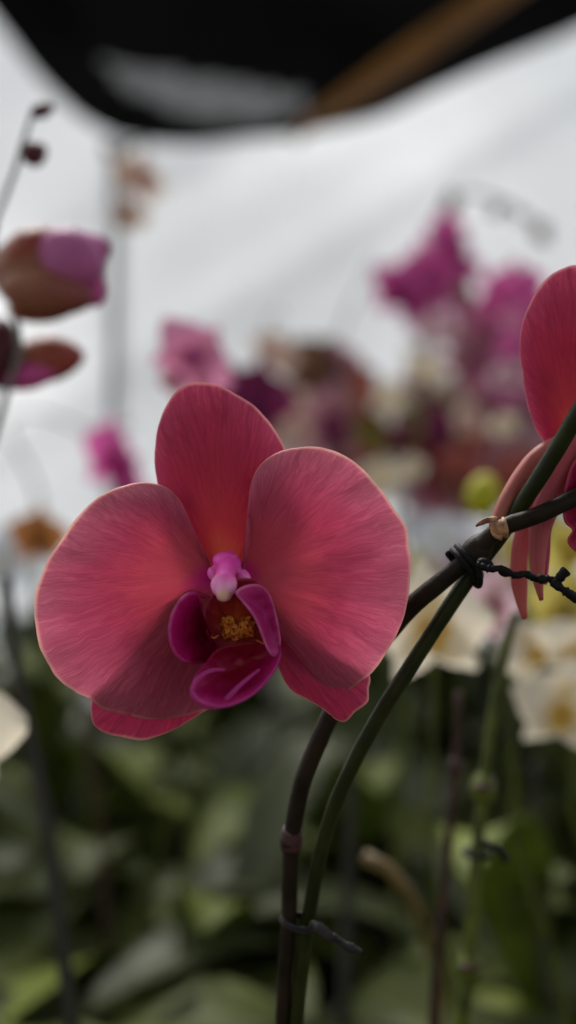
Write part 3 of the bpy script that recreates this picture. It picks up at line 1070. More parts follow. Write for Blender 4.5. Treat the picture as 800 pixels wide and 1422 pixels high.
wrap(t2, at(414, 1280, .0265), at(428, 1200, .02) - at(400, 1330, .03), sz(23, .03), sz(17, .03), sz(3), 2.1, sz(12))
tube(t2, [at(432, 1283, .018), at(446, 1290, .0165), at(456, 1300, .016), at(466, 1303, .0165), at(480, 1313, .017), at(500, 1322, .018)], [sz(6), sz(8), sz(7), sz(5), sz(7), sz(5)], n=40, seg=8, lump=.6, seed=3)
tube(t2, [at(440, 1288, .0175), at(455, 1292, .016), at(470, 1308, .017), at(488, 1313, .017), at(496, 1320, .018)], sz(3.4), n=30, seg=7, lump=.4, seed=8)
o = t2.build('twist_tie', m_wire_g)
tagm(o, 'grey twist tie binding the two stems low down, its twisted tail pointing down right', 'twist tie')

# ================================================================== NEAR BACKGROUND PLANTS
# tall budding spike at the left edge
y = 0.165
L = potted(-0.16, 0.19, 'orchid spike at the left edge with fat part opened buds and small dark buds above', n=4, low=True, leaf_s=.8)
p = bspike(L, [(-110, 1000), (-40, 720), (5, 560), (28, 480), (8, 400), (-12, 335), (0, 290), (20, 240), (36, 185), (44, 160)], y, 15, m_grey_stem, taper=.45)
b = bbud(L, m_bud_tan, 64, 380, y, 60, 76, R(95), stem_pt=at(5, 400, y), stem_mat=m_grey_stem)
b['label'] = 'fat tan bud opening to show pink'
def sub_blob(parent, mat, px, py, y, rx, ry, rz, rot, nm='petal'):
    mb = MB(); blob(mb, (0, 0, 0), sz(rx, y), sz(ry, y), sz(rz, y), rot, point=.3)
    o = mb.build(nm, mat, parent)
    o.location = at(px, py, y) - parent.location - parent.parent.location
    return o
sub_blob(b, m_mauve, 98, 360, y - .010, 43, 36, 50, R(118))
sub_blob(b, BG['magenta'][0], 120, 396, y - .004, 26, 26, 34, R(150))
sub_blob(b, m_mauve, 110, 352, y + .002, 30, 30, 44, R(75))
sub_blob(b, m_bud_rust, 44, 352, y - .006, 34, 38, 46, R(50), 'sepal')
sub_blob(b, m_bud_tan, 66, 406, y - .010, 34, 42, 66, R(98), 'sepal')
sub_blob(b, m_bud_rust, 60, 428, y - .004, 20, 34, 50, R(86), 'sepal')
b = bbud(L, m_bud_rust, 70, 498, y + .01, 33, 48, R(85), stem_pt=at(18, 500, y), stem_mat=m_grey_stem)
b['label'] = 'rust coloured bud over a magenta petal'
sub_blob(b, BG['magenta'][0], 46, 520, y + .006, 20, 18, 42, R(72))
b = bbud(L, m_bud_dark, -4, 492, y + .01, 34, 52, R(10), stem_pt=at(18, 520, y), stem_mat=m_grey_stem)
bbud(L, m_bud_dark, 48, 213, y, 18, 19, R(60), stem_pt=at(28, 215, y), stem_mat=m_grey_stem)
bbud(L, m_bud_dark, 59, 153, y, 11, 18, R(70), stem_pt=at(42, 165, y), stem_mat=m_grey_stem)

# white bloom cut by the left edge, with the dark stem behind it
y = 0.13
L = potted(-0.20, 0.30, 'white orchid bloom cut off by the left edge above the dark leaning stem', n=5)
p = bspike(L, [(-60, 1250), (-80, 1100), (-40, 1000)], y, 14, m_green_stem)
bflower(L, 'white', -58, 1008, y, 195, p[-1], m_green_stem, roll=R(12), yaw=R(-10))
L = potted(-0.075, 0.24, 'dark leaning orchid stem without flowers at the lower left', n=5, low=True)
bspike(L, [(104, 1450), (84, 1290), (62, 1130), (34, 990), (16, 870), (8, 800)], .20, 24, m_black_stem, name='bare_spike', taper=.6)

# white bloom right of centre and its neighbours
y = .19
L = potted(0.085, 0.24, 'white orchid with yellow centre right behind the crossing stems', n=5)
p = bspike(L, [(595, 1180), (600, 1080), (602, 980), (600, 905)], y + .02, 12, m_green_stem)
bflower(L, 'white', 598, 868, y, 190, p[-1], m_green_stem, roll=R(-8), yaw=R(5), pitch=R(-8))
L = potted(0.145, 0.26, 'blush pink orchid with ruby lip beside the hanging sepals', n=5)
p = bspike(L, [(720, 1180), (715, 1050), (705, 930), (695, 870)], .24, 10, m_green_stem)
bflower(L, 'blush', 682, 838, .22, 120, p[-1], m_green_stem, roll=R(20), yaw=R(25))
L = potted(0.20, 0.30, 'spray of cream white orchids with yellow lips at the lower right edge', n=5)
p = bspike(L, [(800, 1150), (800, 1050), (790, 950), (775, 900), (790, 840)], .24, 12, m_green_stem)
bflower(L, 'white', 782, 985, .20, 150, near(p, at(790, 960, .24)), m_green_stem, roll=R(10), yaw=R(-15))
bflower(L, 'white', 738, 905, .22, 110, near(p, at(775, 900, .24)), m_green_stem, roll=R(-30), yaw=R(30))
bflower(L, 'white', 800, 905, .23, 110, near(p, at(780, 890, .24)), m_green_stem, roll=R(30))
L = potted(0.22, 0.36, 'yellow orchid just behind the forked end of the black tie', n=5)
p = bspike(L, [(790, 1050), (795, 900), (790, 820), (800, 760)], .3, 10, m_green_stem)
bflower(L, 'yellow', 785, 842, .28, 120, p[30], m_green_stem, roll=R(15))
bflower(L, 'yellow', 790, 762, .30, 100, p[-1], m_green_stem, roll=R(-35))

# bare stems at the lower right
L = potted(0.062, 0.13, 'thin reddish brown bare orchid stem at the lower right', n=4, low=True, leaf_s=.8)
bspike(L, [(602, 1440), (610, 1310), (624, 1160), (633, 1060), (638, 960)], .14, 17, m_brown_stem, name='bare_spike', taper=.6, nodes=[(633, 1060)])
L = potted(0.085, 0.11, 'thicker green orchid stem with reddish nodes right of the brown one', n=4, low=True, leaf_s=.8)
bspike(L, [(643, 1460), (652, 1340), (662, 1190), (672, 1090), (688, 970), (706, 890), (716, 850)], .12, 27, m_green_stem, name='bare_spike', taper=.45,
       nodes=[(672, 1095), (652, 1340)])
for (nx, nz) in ((671, 1092), (651, 1342)):
    mb = MB(); blob(mb, (0, 0, 0), sz(14, .12), sz(14, .12), sz(7, .12)); o = mb.build('node', m_brown_stem, L); o.location = at(nx, nz, .118) - L.location
mb = MB()
tube(mb, [at(668, 1170, .10), at(690, 1178, .10), at(705, 1195, .10)], sz(6, .1), n=10, seg=8, lump=.4)
wrap(mb, at(663, 1185, .12), Vector((0.05, 0, 1)), sz(17, .12), sz(17, .12), sz(4, .12), 1.4)
o = mb.build('twist_tie', m_wire)
tagm(o, 'small dark tie on the blurred green stem at the lower right', 'twist tie')
L = potted(0.045, 0.22, 'orchid with an ochre aerial root curling up between the stems', n=5)
mb = MB()
tube(mb, [L.location + Vector((0, 0, .09)), at(612, 1400, .30), at(592, 1300, .22), at(566, 1240, .17), at(535, 1203, .17), at(505, 1190, .17)], [sz(9, .2), sz(10, .2), sz(10, .2), sz(9, .2), sz(10, .2)], n=30, seg=10, lump=.2)
o = mb.build('aerial_root', m_root, L); o.location = -L.location

for (bx, by, yy_, w_, m_, lab, pts) in (
        (0.03, 0.40, .30, 22, m_black_stem, 'dark bare orchid stem just right of the two tied stems', [(478, 1420), (482, 1260), (488, 1130), (486, 1050)]),
        (-0.05, 0.50, .42, 12, m_green_stem, 'thin green orchid stem under the left petal of the main flower', [(250, 1330), (262, 1180), (276, 1060), (288, 980)]),
        (-0.13, 0.55, .45, 12, m_brown_stem, 'thin brown orchid stem under the far left of the main flower', [(150, 1330), (142, 1180), (128, 1060), (118, 980)]),
        (0.15, 0.48, .40, 12, m_green_stem, 'thin green orchid stem between the white bloom and the lower right leaves', [(560, 1330), (552, 1180), (556, 1060), (575, 960)]),
        (0.24, 0.42, .36, 14, m_black_stem, 'dark bare orchid stem near the lower right corner', [(770, 1400), (752, 1250), (742, 1150), (745, 1060)])):
    L = potted(bx, by, lab, n=5, leaf_s=.8)
    bspike(L, pts, yy_, w_, m_, name='bare_spike', taper=.6)

# ---------------------------------------------------------------- middle distance: sprays
L = potted(-0.13, 0.62, 'orange orchid bloom low at the left edge', n=5)
p = bspike(L, [(60, 900), (50, 820), (48, 770)], .5, 8, m_green_stem)
bflower(L, 'orange', 52, 745, .45, 92, p[-1], m_green_stem, full=True)
L = potted(-0.2, 0.8, 'pale orchid bloom at the left edge below the orange one', n=5)
p = bspike(L, [(0, 900), (-5, 830), (0, 790)], .7, 8, m_green_stem)
bflower(L, 'cool', 2, 775, .65, 90, p[-1], m_green_stem)

L = potted(-0.19, 0.68, 'magenta orchid bloom seen side on, left of the main flower', n=5)
p = bspike(L, [(160, 950), (165, 800), (172, 700)], .52, 7, m_grey_stem)
bflower(L, 'magenta', 158, 632, .5, 120, p[-1], m_grey_stem, yaw=R(62), roll=R(10), full=True)
bflower(L, 'magenta', 172, 668, .5, 90, p[-1], m_grey_stem, yaw=R(-50), roll=R(30), full=True)

L = potted(-0.33, 1.0, 'pale grey orchid spike on the left with a faded peach bloom hanging at its tip', n=5)
p = bspike(L, [(150, 800), (152, 640), (156, 480), (160, 330), (158, 250), (172, 205), (205, 195)], .85, 10, m_grey_stem, taper=.7)
bflower(L, 'cream', 195, 245, .82, 66, p[-1], m_brown_stem, yaw=R(30), roll=R(15), pitch=R(15))
bflower(L, 'brown', 163, 225, .84, 55, p[-3], m_brown_stem, yaw=R(75), roll=R(10))
bflower(L, 'orange', 182, 298, .83, 42, p[-4], m_brown_stem, yaw=R(20))

L = potted(-0.10, 0.5, 'pink orchid bloom peeping out left above the main flower', n=5)
p = bspike(L, [(290, 900), (300, 700), (290, 560), (275, 520)], .36, 9, m_green_stem)
bflower(L, 'orchid', 272, 492, .32, 135, p[-1], m_green_stem, yaw=R(15), roll=R(40), pitch=R(-20))
bflower(L, 'dusty', 248, 520, .35, 80, p[-3], m_green_stem, yaw=R(-30), roll=R(-30))

L = potted(-0.05, 0.85, 'dark burgundy orchid directly above the main flower', n=5)
p = bspike(L, [(360, 800), (370, 660), (365, 590), (350, 530)], .62, 8, m_green_stem)
bflower(L, 'burgundy', 352, 552, .6, 100, near(p, at(360, 560, .62)), m_green_stem, roll=R(10))
bflower(L, 'burgundy', 322, 530, .62, 60, p[-1], m_green_stem, roll=R(50), yaw=R(30))
L = potted(-0.03, 1.15, 'cream and crimson orchid spray behind the top of the main flower', n=5)
p = bspike(L, [(420, 800), (425, 660), (420, 560), (400, 480)], .9, 8, m_brown_stem)
for a in ((386, 488, 66, 'cream', 20), (410, 572, 76, 'cream', -10), (430, 640, 66, 'blush', 20)):
    bflower(L, a[3], a[0], a[1], .88, a[2], near(p, at(a[0] + 8, a[1], .9)), m_brown_stem, roll=R(a[4]), yaw=R(a[4]))
L = potted(0.05, 1.25, 'reddish brown orchid spray behind the gap between the upper petals', n=5)
p = bspike(L, [(470, 800), (480, 660), (470, 560), (440, 480)], 1.0, 9, m_brown_stem)
for a in ((432, 498, 74, 'brown', 30), (455, 530, 66, 'burgundy', 0), (487, 538, 80, 'brown', -20), (470, 497, 55, 'dusty', 0), (512, 640, 60, 'brick', 0)):
    bflower(L, a[3], a[0], a[1], .98, a[2], near(p, at(a[0], a[1], 1.0)), m_brown_stem, roll=R(a[4]), yaw=R(-a[4]))
L = potted(0.06, 1.0, 'small pink orchid with burgundy lip above the right petal', n=5)
p = bspike(L, [(480, 800), (475, 700), (462, 620)], .82, 8, m_green_stem)
bflower(L, 'dusty', 460, 585, .8, 100, p[-1], m_green_stem, roll=R(5), full=False)
bflower(L, 'burgundy', 464, 602, .78, 46, p[-1], m_green_stem, roll=R(45), full=False)
L = potted(0.14, 0.95, 'olive and brown orchid spray above the right petal', n=5)
p = bspike(L, [(560, 850), (550, 700), (530, 600), (545, 540)], .8, 8, m_green_stem)
for a in ((520, 596, 60, 'olive', 30), (555, 610, 60, 'brown', 0), (536, 552, 62, 'white', 10), (575, 580, 55, 'olive', 50), (508, 560, 50, 'brick', 0)):
    bflower(L, a[3], a[0], a[1], .78, a[2], near(p, at(a[0], a[1], .8)), m_green_stem, roll=R(a[4]), yaw=R(a[4] - 20))
L = potted(0.16, 1.3, 'cool white orchid between the right petal and the lime bud', n=5)
p = bspike(L, [(560, 900), (555, 780), (545, 690)], 1.1, 8, m_green_stem)
bflower(L, 'cool', 535, 662, 1.05, 90, p[-1], m_green_stem)
bflower(L, 'cool', 612, 748, 1.0, 100, near(p, at(570, 800, 1.1)), m_green_stem, roll=R(20))
bflower(L, 'cool', 640, 770, 1.0, 60, near(p, at(570, 820, 1.1)), m_green_stem, roll=R(60))
L = potted(0.15, 0.42, 'orchid with one round lime bud left of the second bloom', n=4)
p = bspike(L, [(690, 950), (688, 820), (680, 730), (673, 700)], .30, 8, m_green_stem)
bbud(L, m_bud_lime, 671, 688, .29, 25, 31, R(10), point=.2, stem_pt=p[-1])

# tall magenta spray, right
y = .95
L = potted(0.42, 1.2, 'tall magenta orchid spray, highest blooms at the right', n=6)
p = bspike(L, [(610, 900), (600, 740), (590, 600), (588, 500), (600, 420), (620, 350), (628, 300), (645, 268), (700, 282), (745, 310), (762, 340)], y, 10, m_grey_stem, taper=.5)
for a in ((562, 402, 84, 20, 10), (588, 376, 90, -15, -20), (628, 352, 80, 40, 20), (604, 402, 70, 0, 40), (622, 322, 52, 70, 0), (640, 335, 50, 10, 50), (545, 398, 52, 60, 30), (578, 425, 48, 15, -20), (650, 372, 44, -20, 20), (612, 388, 60, 30, 0)):
    bflower(L, 'magenta', a[0], a[1], y - .04, a[2], near(p, at(a[0], a[1], y)), m_grey_stem, roll=R(a[3]), yaw=R(a[4]), full=True)
for a in ((618, 300, 12, 20), (626, 278, 9, 16), (690, 290, 9, 13), (752, 322, 12, 15), (722, 300, 6, 9), (612, 312, 9, 14)):
    bbud(L, m_bud_dark, a[0], a[1], y, a[2], a[3], R(20), stem_pt=near(p, at(a[0], a[1], y)))
L = potted(0.50, 1.0, 'magenta orchid spray just left of the second bloom', n=6)
y = .85
p = bspike(L, [(700, 900), (690, 740), (690, 600), (685, 500), (700, 430), (725, 390)], y, 10, m_brown_stem, taper=.5)
for a in ((720, 395, 66, 0, 10, 'magenta'), (700, 445, 70, 30, -20, 'orchid'), (742, 455, 74, 0, 20, 'magenta'), (668, 470, 76, 10, 0, 'dusty'), (712, 492, 76, 40, 0, 'dusty'), (640, 425, 54, 20, 50, 'magenta'), (650, 505, 70, 60, 10, 'dusty'), (705, 540, 66, 0, 0, 'orchid'), (690, 415, 56, 50, 30, 'magenta'), (662, 436, 50, 10, 0, 'orchid'), (726, 425, 56, -30, 0, 'magenta'), (680, 510, 44, 10, 0, 'magenta')):
    bflower(L, a[5], a[0], a[1], y - .04, a[2], near(p, at(a[0], a[1], y)), m_brown_stem, roll=R(a[3]), yaw=R(a[4]), full=False)
L = potted(0.36, 1.35, 'pale pink and white orchid spray under the tall magenta one', n=6)
y = 1.15
p = bspike(L, [(620, 900), (615, 700), (600, 560), (606, 470)], y, 9, m_green_stem, taper=.5)
for a in ((608, 452, 70, 0, 0, 'blush'), (592, 512, 62, 30, 10, 'white'), (650, 545, 66, 0, 10, 'cream'), (620, 560, 60, 10, 0, 'brown'), (570, 548, 54, 10, 0, 'brick')):
    bflower(L, a[5], a[0], a[1], y - .04, a[2], near(p, at(a[0], a[1], y)), m_green_stem, roll=R(a[3]), yaw=R(a[4]))
L = potted(0.55, 1.25, 'blush orchid spray with many small blooms left of the second bloom', n=6)
y = 1.0
p = bspike(L, [(740, 900), (735, 740), (715, 620), (700, 540)], y, 9, m_brown_stem, taper=.5)
for a in ((700, 530, 74, 0, 0, 'blush'), (735, 548, 74, 20, 10, 'dusty'), (672, 575, 66, 0, 10, 'cream'), (718, 588, 74, 40, 0, 'dusty'), (765, 600, 70, 0, 0, 'blush'), (690, 610, 60, 0, 0, 'burgundy')):
    bflower(L, a[5], a[0], a[1], y - .04, a[2], near(p, at(a[0], a[1], y)), m_brown_stem, roll=R(a[3]), yaw=R(a[4]))
L = potted(0.30, 1.05, 'brick red orchid spray in the middle distance above the lime bud', n=6)
y = .9
p = bspike(L, [(640, 900), (640, 760), (636, 680), (640, 600)], y, 9, m_brown_stem, taper=.5)
for a in ((640, 622, 84, 0, 0, 'brick'), (602, 640, 76, 20, 10, 'brick'), (690, 640, 76, 0, 10, 'dusty'), (640, 672, 76, 40, 0, 'brick'), (596, 600, 60, 0, 0, 'burgundy'), (706, 672, 76, 0, 0, 'brick'), (600, 690, 66, 20, 0, 'dusty'), (575, 655, 50, 0, 0, 'burgundy'), (735, 650, 70, 30, 0, 'brick')):
    bflower(L, a[5], a[0], a[1], y - .04, a[2], near(p, at(a[0], a[1], y)), m_brown_stem, roll=R(a[3]), yaw=R(a[4]))
L = potted(0.33, 1.5, 'low mixed orchid spray with white and yellow blooms behind the black tie', n=6)
y = .75
p = bspike(L, [(640, 1000), (660, 900), (690, 800), (720, 750)], y, 9, m_green_stem, taper=.5)
for a in ((735, 765, 80, 0, 0, 'yellow'), (770, 735, 80, 20, 10, 'olive'), (655, 790, 90, 0, 10, 'blush'), (590, 790, 66, 10, 0, 'yellow'), (720, 800, 80, 10, 0, 'white')):
    bflower(L, a[5], a[0], a[1], y - .04, a[2], near(p, at(a[0], a[1], y)), m_green_stem, roll=R(a[3]), yaw=R(a[4]))

for (bx, by, yy_, kinds, lab, cx, cy, spx, spy, nfl) in (
        (0.18, 1.5, 1.2, ('brick', 'brown', 'white', 'olive', 'dusty', 'burgundy'), 'distant brown and brick orchid mass above the right petal', 500, 600, 60, 80, 24),
        (0.44, 1.55, 1.2, ('brick', 'dusty', 'white', 'burgundy', 'brown', 'blush'), 'distant brick and dusty pink orchid mass left of the second bloom', 640, 610, 80, 95, 34),
        (0.62, 1.6, 1.25, ('dusty', 'white', 'orchid', 'burgundy', 'blush'), 'distant dusty pink orchid mass behind the second bloom', 750, 590, 60, 120, 24),
        (0.02, 1.5, 1.2, ('brown', 'white', 'burgundy', 'cream', 'dusty'), 'distant brown and cream orchid mass behind the main flower top', 420, 590, 80, 85, 26)):
    L = potted(bx, by, lab, n=6)
    p = bspike(L, [(cx, 860), (cx + 5, 740), (cx, cy), (cx + 8, cy - spy)], yy_, 8, m_brown_stem, taper=.5)
    for q in range(nfl):
        ax_, az_ = cx + rnd.uniform(-spx, spx), cy + rnd.uniform(-spy, spy)
        bflower(L, kinds[q % len(kinds)], ax_, az_, yy_ + rnd.uniform(-.08, .08), rnd.uniform(34, 50), near(p, at(cx, az_, yy_)), m_brown_stem, roll=rnd.uniform(-1, 1), yaw=rnd.uniform(-.9, .9))

# small pale and dark blooms that stand out of the band
for (bx, by, yy_, lab, lst) in (
        (0.10, 0.88, .72, 'loose orchid spray with small white and cream blooms above the right petal',
         (('white', 538, 556, 42), ('cream', 410, 560, 40), ('cream', 412, 596, 36), ('white', 528, 662, 52), ('burgundy', 466, 588, 40), ('brown', 432, 512, 40), ('cream', 388, 496, 36), ('brick', 505, 530, 38), ('olive', 520, 608, 34), ('burgundy', 552, 598, 34))),
        (0.26, 0.86, .70, 'loose orchid spray with small pale blooms left of the lime bud',
         (('white', 592, 510, 40), ('blush', 612, 448, 44), ('cream', 652, 585, 40), ('burgundy', 612, 580, 32), ('white', 570, 650, 34), ('brick', 640, 640, 44), ('burgundy', 680, 560, 30), ('blush', 700, 520, 38), ('brown', 640, 408, 30), ('cool', 612, 744, 60))),
        (0.36, 0.84, .68, 'loose orchid spray of small lilac and magenta blooms beside the second bloom',
         (('magenta', 730, 388, 40), ('magenta', 706, 480, 36), ('orchid', 716, 440, 36), ('orchid', 752, 500, 38), ('white', 700, 590, 34), ('magenta', 744, 430, 34), ('burgundy', 742, 560, 30), ('brick', 706, 650, 42)))):
    L = potted(bx, by, lab, n=6)
    xm = sum(q[1] for q in lst) / len(lst)
    p = bspike(L, [(xm, 900), (xm + 4, 760), (xm, 600), (xm + 12, min(q[2] for q in lst))], yy_, 7, m_grey_stem, taper=.5)
    for q in lst:
        bflower(L, q[0], q[1], q[2], yy_ - .03, q[3] * 1.05, near(p, at(xm, q[2] + 20, yy_)), m_grey_stem, roll=rnd.uniform(-.8, .8), yaw=rnd.uniform(-.6, .6))

# thin bare spikes against the sheet
L = potted(0.12, 1.45, 'thin bare orchid spike leaning right against the pale sheet', n=5)
bspike(L, [(470, 700), (462, 520), (478, 450), (500, 400), (520, 360)], 1.2, 8, m_grey_stem, taper=.4)
L = potted(-0.1, 1.5, 'short orchid spike with a curled tip above the burgundy bloom', n=5)
bspike(L, [(380, 700), (378, 520), (372, 450), (385, 432), (395, 445)], 1.2, 7, m_grey_stem, taper=.5)
L = potted(-0.45, 1.4, 'orchid with pale horizontal spikes low on the left', n=5)
bspike(L, [(60, 800), (50, 680), (10, 590), (60, 575), (130, 600), (190, 590)], 1.1, 8, m_grey_stem, taper=.5)

# ---------------------------------------------------------------- leafy pots filling the bench
LBL = 'potted orchid without blooms, only broad green leaves, out of focus on the bench'
GRP = 'leafy orchids in pots on the bench'
rows = [(0.38, 0.13, 5), (0.52, 0.15, 5), (0.74, 0.16, 6), (0.92, 0.17, 7), (1.12, 0.18, 8), (1.34, 0.19, 9), (1.62, 0.21, 10), (1.95, 0.24, 10)]
taken = [(o.location.x, o.location.y) for o in col.objects if o.type == 'EMPTY' and o.parent is None]
for ri, (yy, dx, n) in enumerate(rows):
    for i in range(n):
        x = (i - (n - 1) / 2) * dx + rnd.uniform(-.025, .025) + (0.5 * dx if ri % 2 else 0)
        yq = yy + rnd.uniform(-.03, .03)
        if any((x - a) ** 2 + (yq - b) ** 2 < 0.08 ** 2 for a, b in taken):
            continue
        taken.append((x, yq))
        potted(x, yq, LBL, GRP, n=rnd.choice([5, 6, 7]), terr=rnd.random() < .3, leaf_s=rnd.uniform(.72, 1.0))

# ---------------------------------------------------------------- bench, wall, net, rafter, post, ground
b = root_empty('bench', (0, 0.9, -1.15), 'long dark wooden bench carrying all the potted orchids', 'bench')
top = MB()
for k in range(24):
    box(top, (0, -1.08 + k * 0.094, BENCH + 1.15 - 0.0125), (3.2, 0.088, 0.022))
top.build('bench_top', m_bench, b, smooth=False, bevel=.002)
for sx in (-1.45, 0, 1.45):
    for sy in (-.95, .95):
        mb = MB(); box(mb, (sx, sy, 0.35), (.07, .07, 0.70)); mb.build('leg', m_bench, b, smooth=False, bevel=.003)

gm = MB()
gm.add([(-60, -60, -1.15), (60, -60, -1.15), (60, 60, -1.15), (-60, 60, -1.15)], [(0, 1, 2, 3)])
g = gm.build('ground', m_ground, smooth=False)
structure(g)

# plastic sheet wall
m, nt, out = new_mat('plastic_sheet')
tc = nd(nt, 'ShaderNodeTexCoord')
f = noise_tex(nt, tc.outputs['Object'], 0.9, 3)
cc = ramp(nt, f, [(0.3, (0.72, 0.74, 0.75)), (0.65, (0.88, 0.89, 0.90))])
df = nd(nt, 'ShaderNodeBsdfPrincipled'); lk(nt, cc, df.inputs['Base Color']); df.inputs['Roughness'].default_value = .45
tr = nd(nt, 'ShaderNodeBsdfTranslucent'); lk(nt, cc, tr.inputs[0])
mx = nd(nt, 'ShaderNodeMixShader'); mx.inputs[0].default_value = .6
lk(nt, df.outputs[0], mx.inputs[1]); lk(nt, tr.outputs[0], mx.inputs[2]); lk(nt, mx.outputs[0], out.inputs[0])
wm = MB()
NX, NZ = 160, 70
WY = 3.3
for i in range(NX + 1):
    for j in range(NZ + 1):
        x = -4.5 + 9 * i / NX
        z = -1.15 + 3.6 * j / NZ
        q = Vector((x * 0.9 - z * 1.5, x * .5 + z * .3, 0))
        yv = WY + 0.05 * noise.noise(q * 1.1) + 0.03 * math.exp(-((z - 0.62 * x - 0.75) / 0.05) ** 2) - 0.03 * math.exp(-((z - 0.55 * x - 1.15) / 0.06) ** 2)
        yv += 0.035 * math.sin(x * 6.2) * 0.3
        wm.v.append(Vector((x, yv, z))); wm.uv.append((i / NX, j / NZ))
for i in range(NX):
    for j in range(NZ):
        a = i * (NZ + 1) + j
        wm.f.append((a, a + NZ + 1, a + NZ + 2, a + 1))
w = wm.build('plastic_wall', m, solid=0.002)
tagm(w, 'bright white creased plastic sheet wall closing the greenhouse behind the flowers', 'wall')

# post
pm = MB()
tube(pm, [at(161, 150, 2.4), at(160, 420, 2.4), Vector((at(160, 700, 2.4).x, 2.4, -1.15))], sz(11, 2.4), n=10, seg=16)
o = pm.build('metal_post', m_post)
tagm(o, 'slim pale grey upright post in front of the plastic sheet at the left', 'post')

# black shade net, sagging across the top
bottom = cr([Vector((p[0], p[1], 0)) for p in [(-700, -260), (-300, -190), (-100, -90), (0, 34), (60, 112), (120, 168), (185, 194), (270, 200), (340, 193), (410, 187), (470, 176), (530, 160), (600, 126),
                                               (680, 90), (750, 62), (820, 30), (1000, -80), (1300, -220), (1700, -300)]], 140)
patch = [(140, 82), (190, 92), (260, 104), (340, 112), (410, 126), (436, 142), (400, 160), (350, 170), (290, 168), (235, 156), (190, 132), (160, 108)]


def inside(px, py, poly):
    c = False
    j = len(poly) - 1
    for i in range(len(poly)):
        xi, yi = poly[i]; xj, yj = poly[j]
        if (yi > py) != (yj > py) and px < (xj - xi) * (py - yi) / (yj - yi) + xi:
            c = not c
        j = i
    return c


m_net = plain('net_black', (0.006, 0.006, 0.0055), 0.9, scale=4, spec=0.05)


def weave(name, c, open_, c2=None, scale=9):
    m = plain(name, c, 0.8, c2=c2, scale=scale, spec=0.1)
    nt = m.node_tree
    out = [n for n in nt.nodes if n.type == 'OUTPUT_MATERIAL'][0]
    p = [n for n in nt.nodes if n.type == 'BSDF_PRINCIPLED'][0]
    t = nd(nt, 'ShaderNodeBsdfTransparent')
    mx = nd(nt, 'ShaderNodeMixShader')
    mx.inputs[0].default_value = open_
    lk(nt, p.outputs[0], mx.inputs[1])
    lk(nt, t.outputs[0], mx.inputs[2])
    lk(nt, mx.outputs[0], out.inputs[0])
    return m


m_sheer = weave('net_sheer_grey', (0.06, 0.06, 0.06), 0.13)
m_blocker = weave('light_blocker_dense', (0.02, 0.02, 0.02), BLOCKER_OPEN)  # dense half of the added sheet, dims light from the camera side
m_blocker_o = weave('light_blocker_thin', (0.02, 0.02, 0.02), 0.8)  # thin half of the added sheet, lets backlight onto the flower
net, she = MB(), MB()
NJ = 60
NETY = 1.75
BLOCKER_END = -5.0
V = []
for i, bp in enumerate(bottom):
    for j in range(NJ + 1):
        t = j / NJ
        px = bp.x
        py = bp.y + (-420 - bp.y) * t
        yy = NETY + 0.05 * math.sin(px * 0.018 + t * 5) * (1 - t) + 0.10 * math.sin(t * PI) + 0.03 * noise.noise(Vector((px * .01, t * 6, 0)))
        V.append((at(px, py, yy), px, py))
net.v = [v[0] for v in V]; net.uv = [(0, 0)] * len(V)
she.v = [v[0] for v in V]; she.uv = [(0, 0)] * len(V)
for i in range(len(bottom) - 1):
    for j in range(NJ):
        a = i * (NJ + 1) + j
        q = (a, a + NJ + 1, a + NJ + 2, a + 1)
        cx = (V[a][1] + V[a + NJ + 2][1]) / 2; cy = (V[a][2] + V[a + NJ + 2][2]) / 2
        (she if inside(cx, cy, patch) else net).f.append(q)


def prune(mb):
    used = sorted({i for f in mb.f for i in f})
    mp = {k: n for n, k in enumerate(used)}
    mb.v = [mb.v[k] for k in used]; mb.uv = [mb.uv[k] for k in used]
    mb.f = [tuple(mp[i] for i in f) for f in mb.f]


# added unseen sheet overhead and behind the camera, placed to cut front light
blocker, blocker2 = MB(), MB()
topedge = [V[i * (NJ + 1) + NJ][0] for i in range(len(bottom))]
CB = 36
for i, tp in enumerate(topedge):
    for j in range(CB + 1):
        t = j / CB
        blocker.v.append(Vector((tp.x, tp.y + (BLOCKER_END - tp.y) * t, tp.z + 0.25 * math.sin(t * PI * .5) + 0.04 * math.sin(t * 9 + tp.x * 2))))
        blocker.uv.append((0, 0))
blocker2.v, blocker2.uv = blocker.v, blocker.uv
for i in range(len(topedge) - 1):
    for j in range(CB):
        a = i * (CB + 1) + j
        yq = blocker.v[a].y
        (blocker2 if yq > 0.32 else blocker).f.append((a, a + CB + 1, a + CB + 2, a + 1))  # thin beyond the flower, dense over the camera, to shape the light
prune(blocker); prune(blocker2)
prune(net); prune(she)
NET = net.build('shade_net', m_net, solid=0.004)
tagm(NET, 'black shade net sagging in a curve across the top', 'shade net')
o = she.build('sheer_panel', m_sheer, NET)
o = blocker.build('added_light_blocker', m_blocker, NET)  # out of view, added only to block light
o = blocker2.build('added_light_blocker', m_blocker_o, NET)

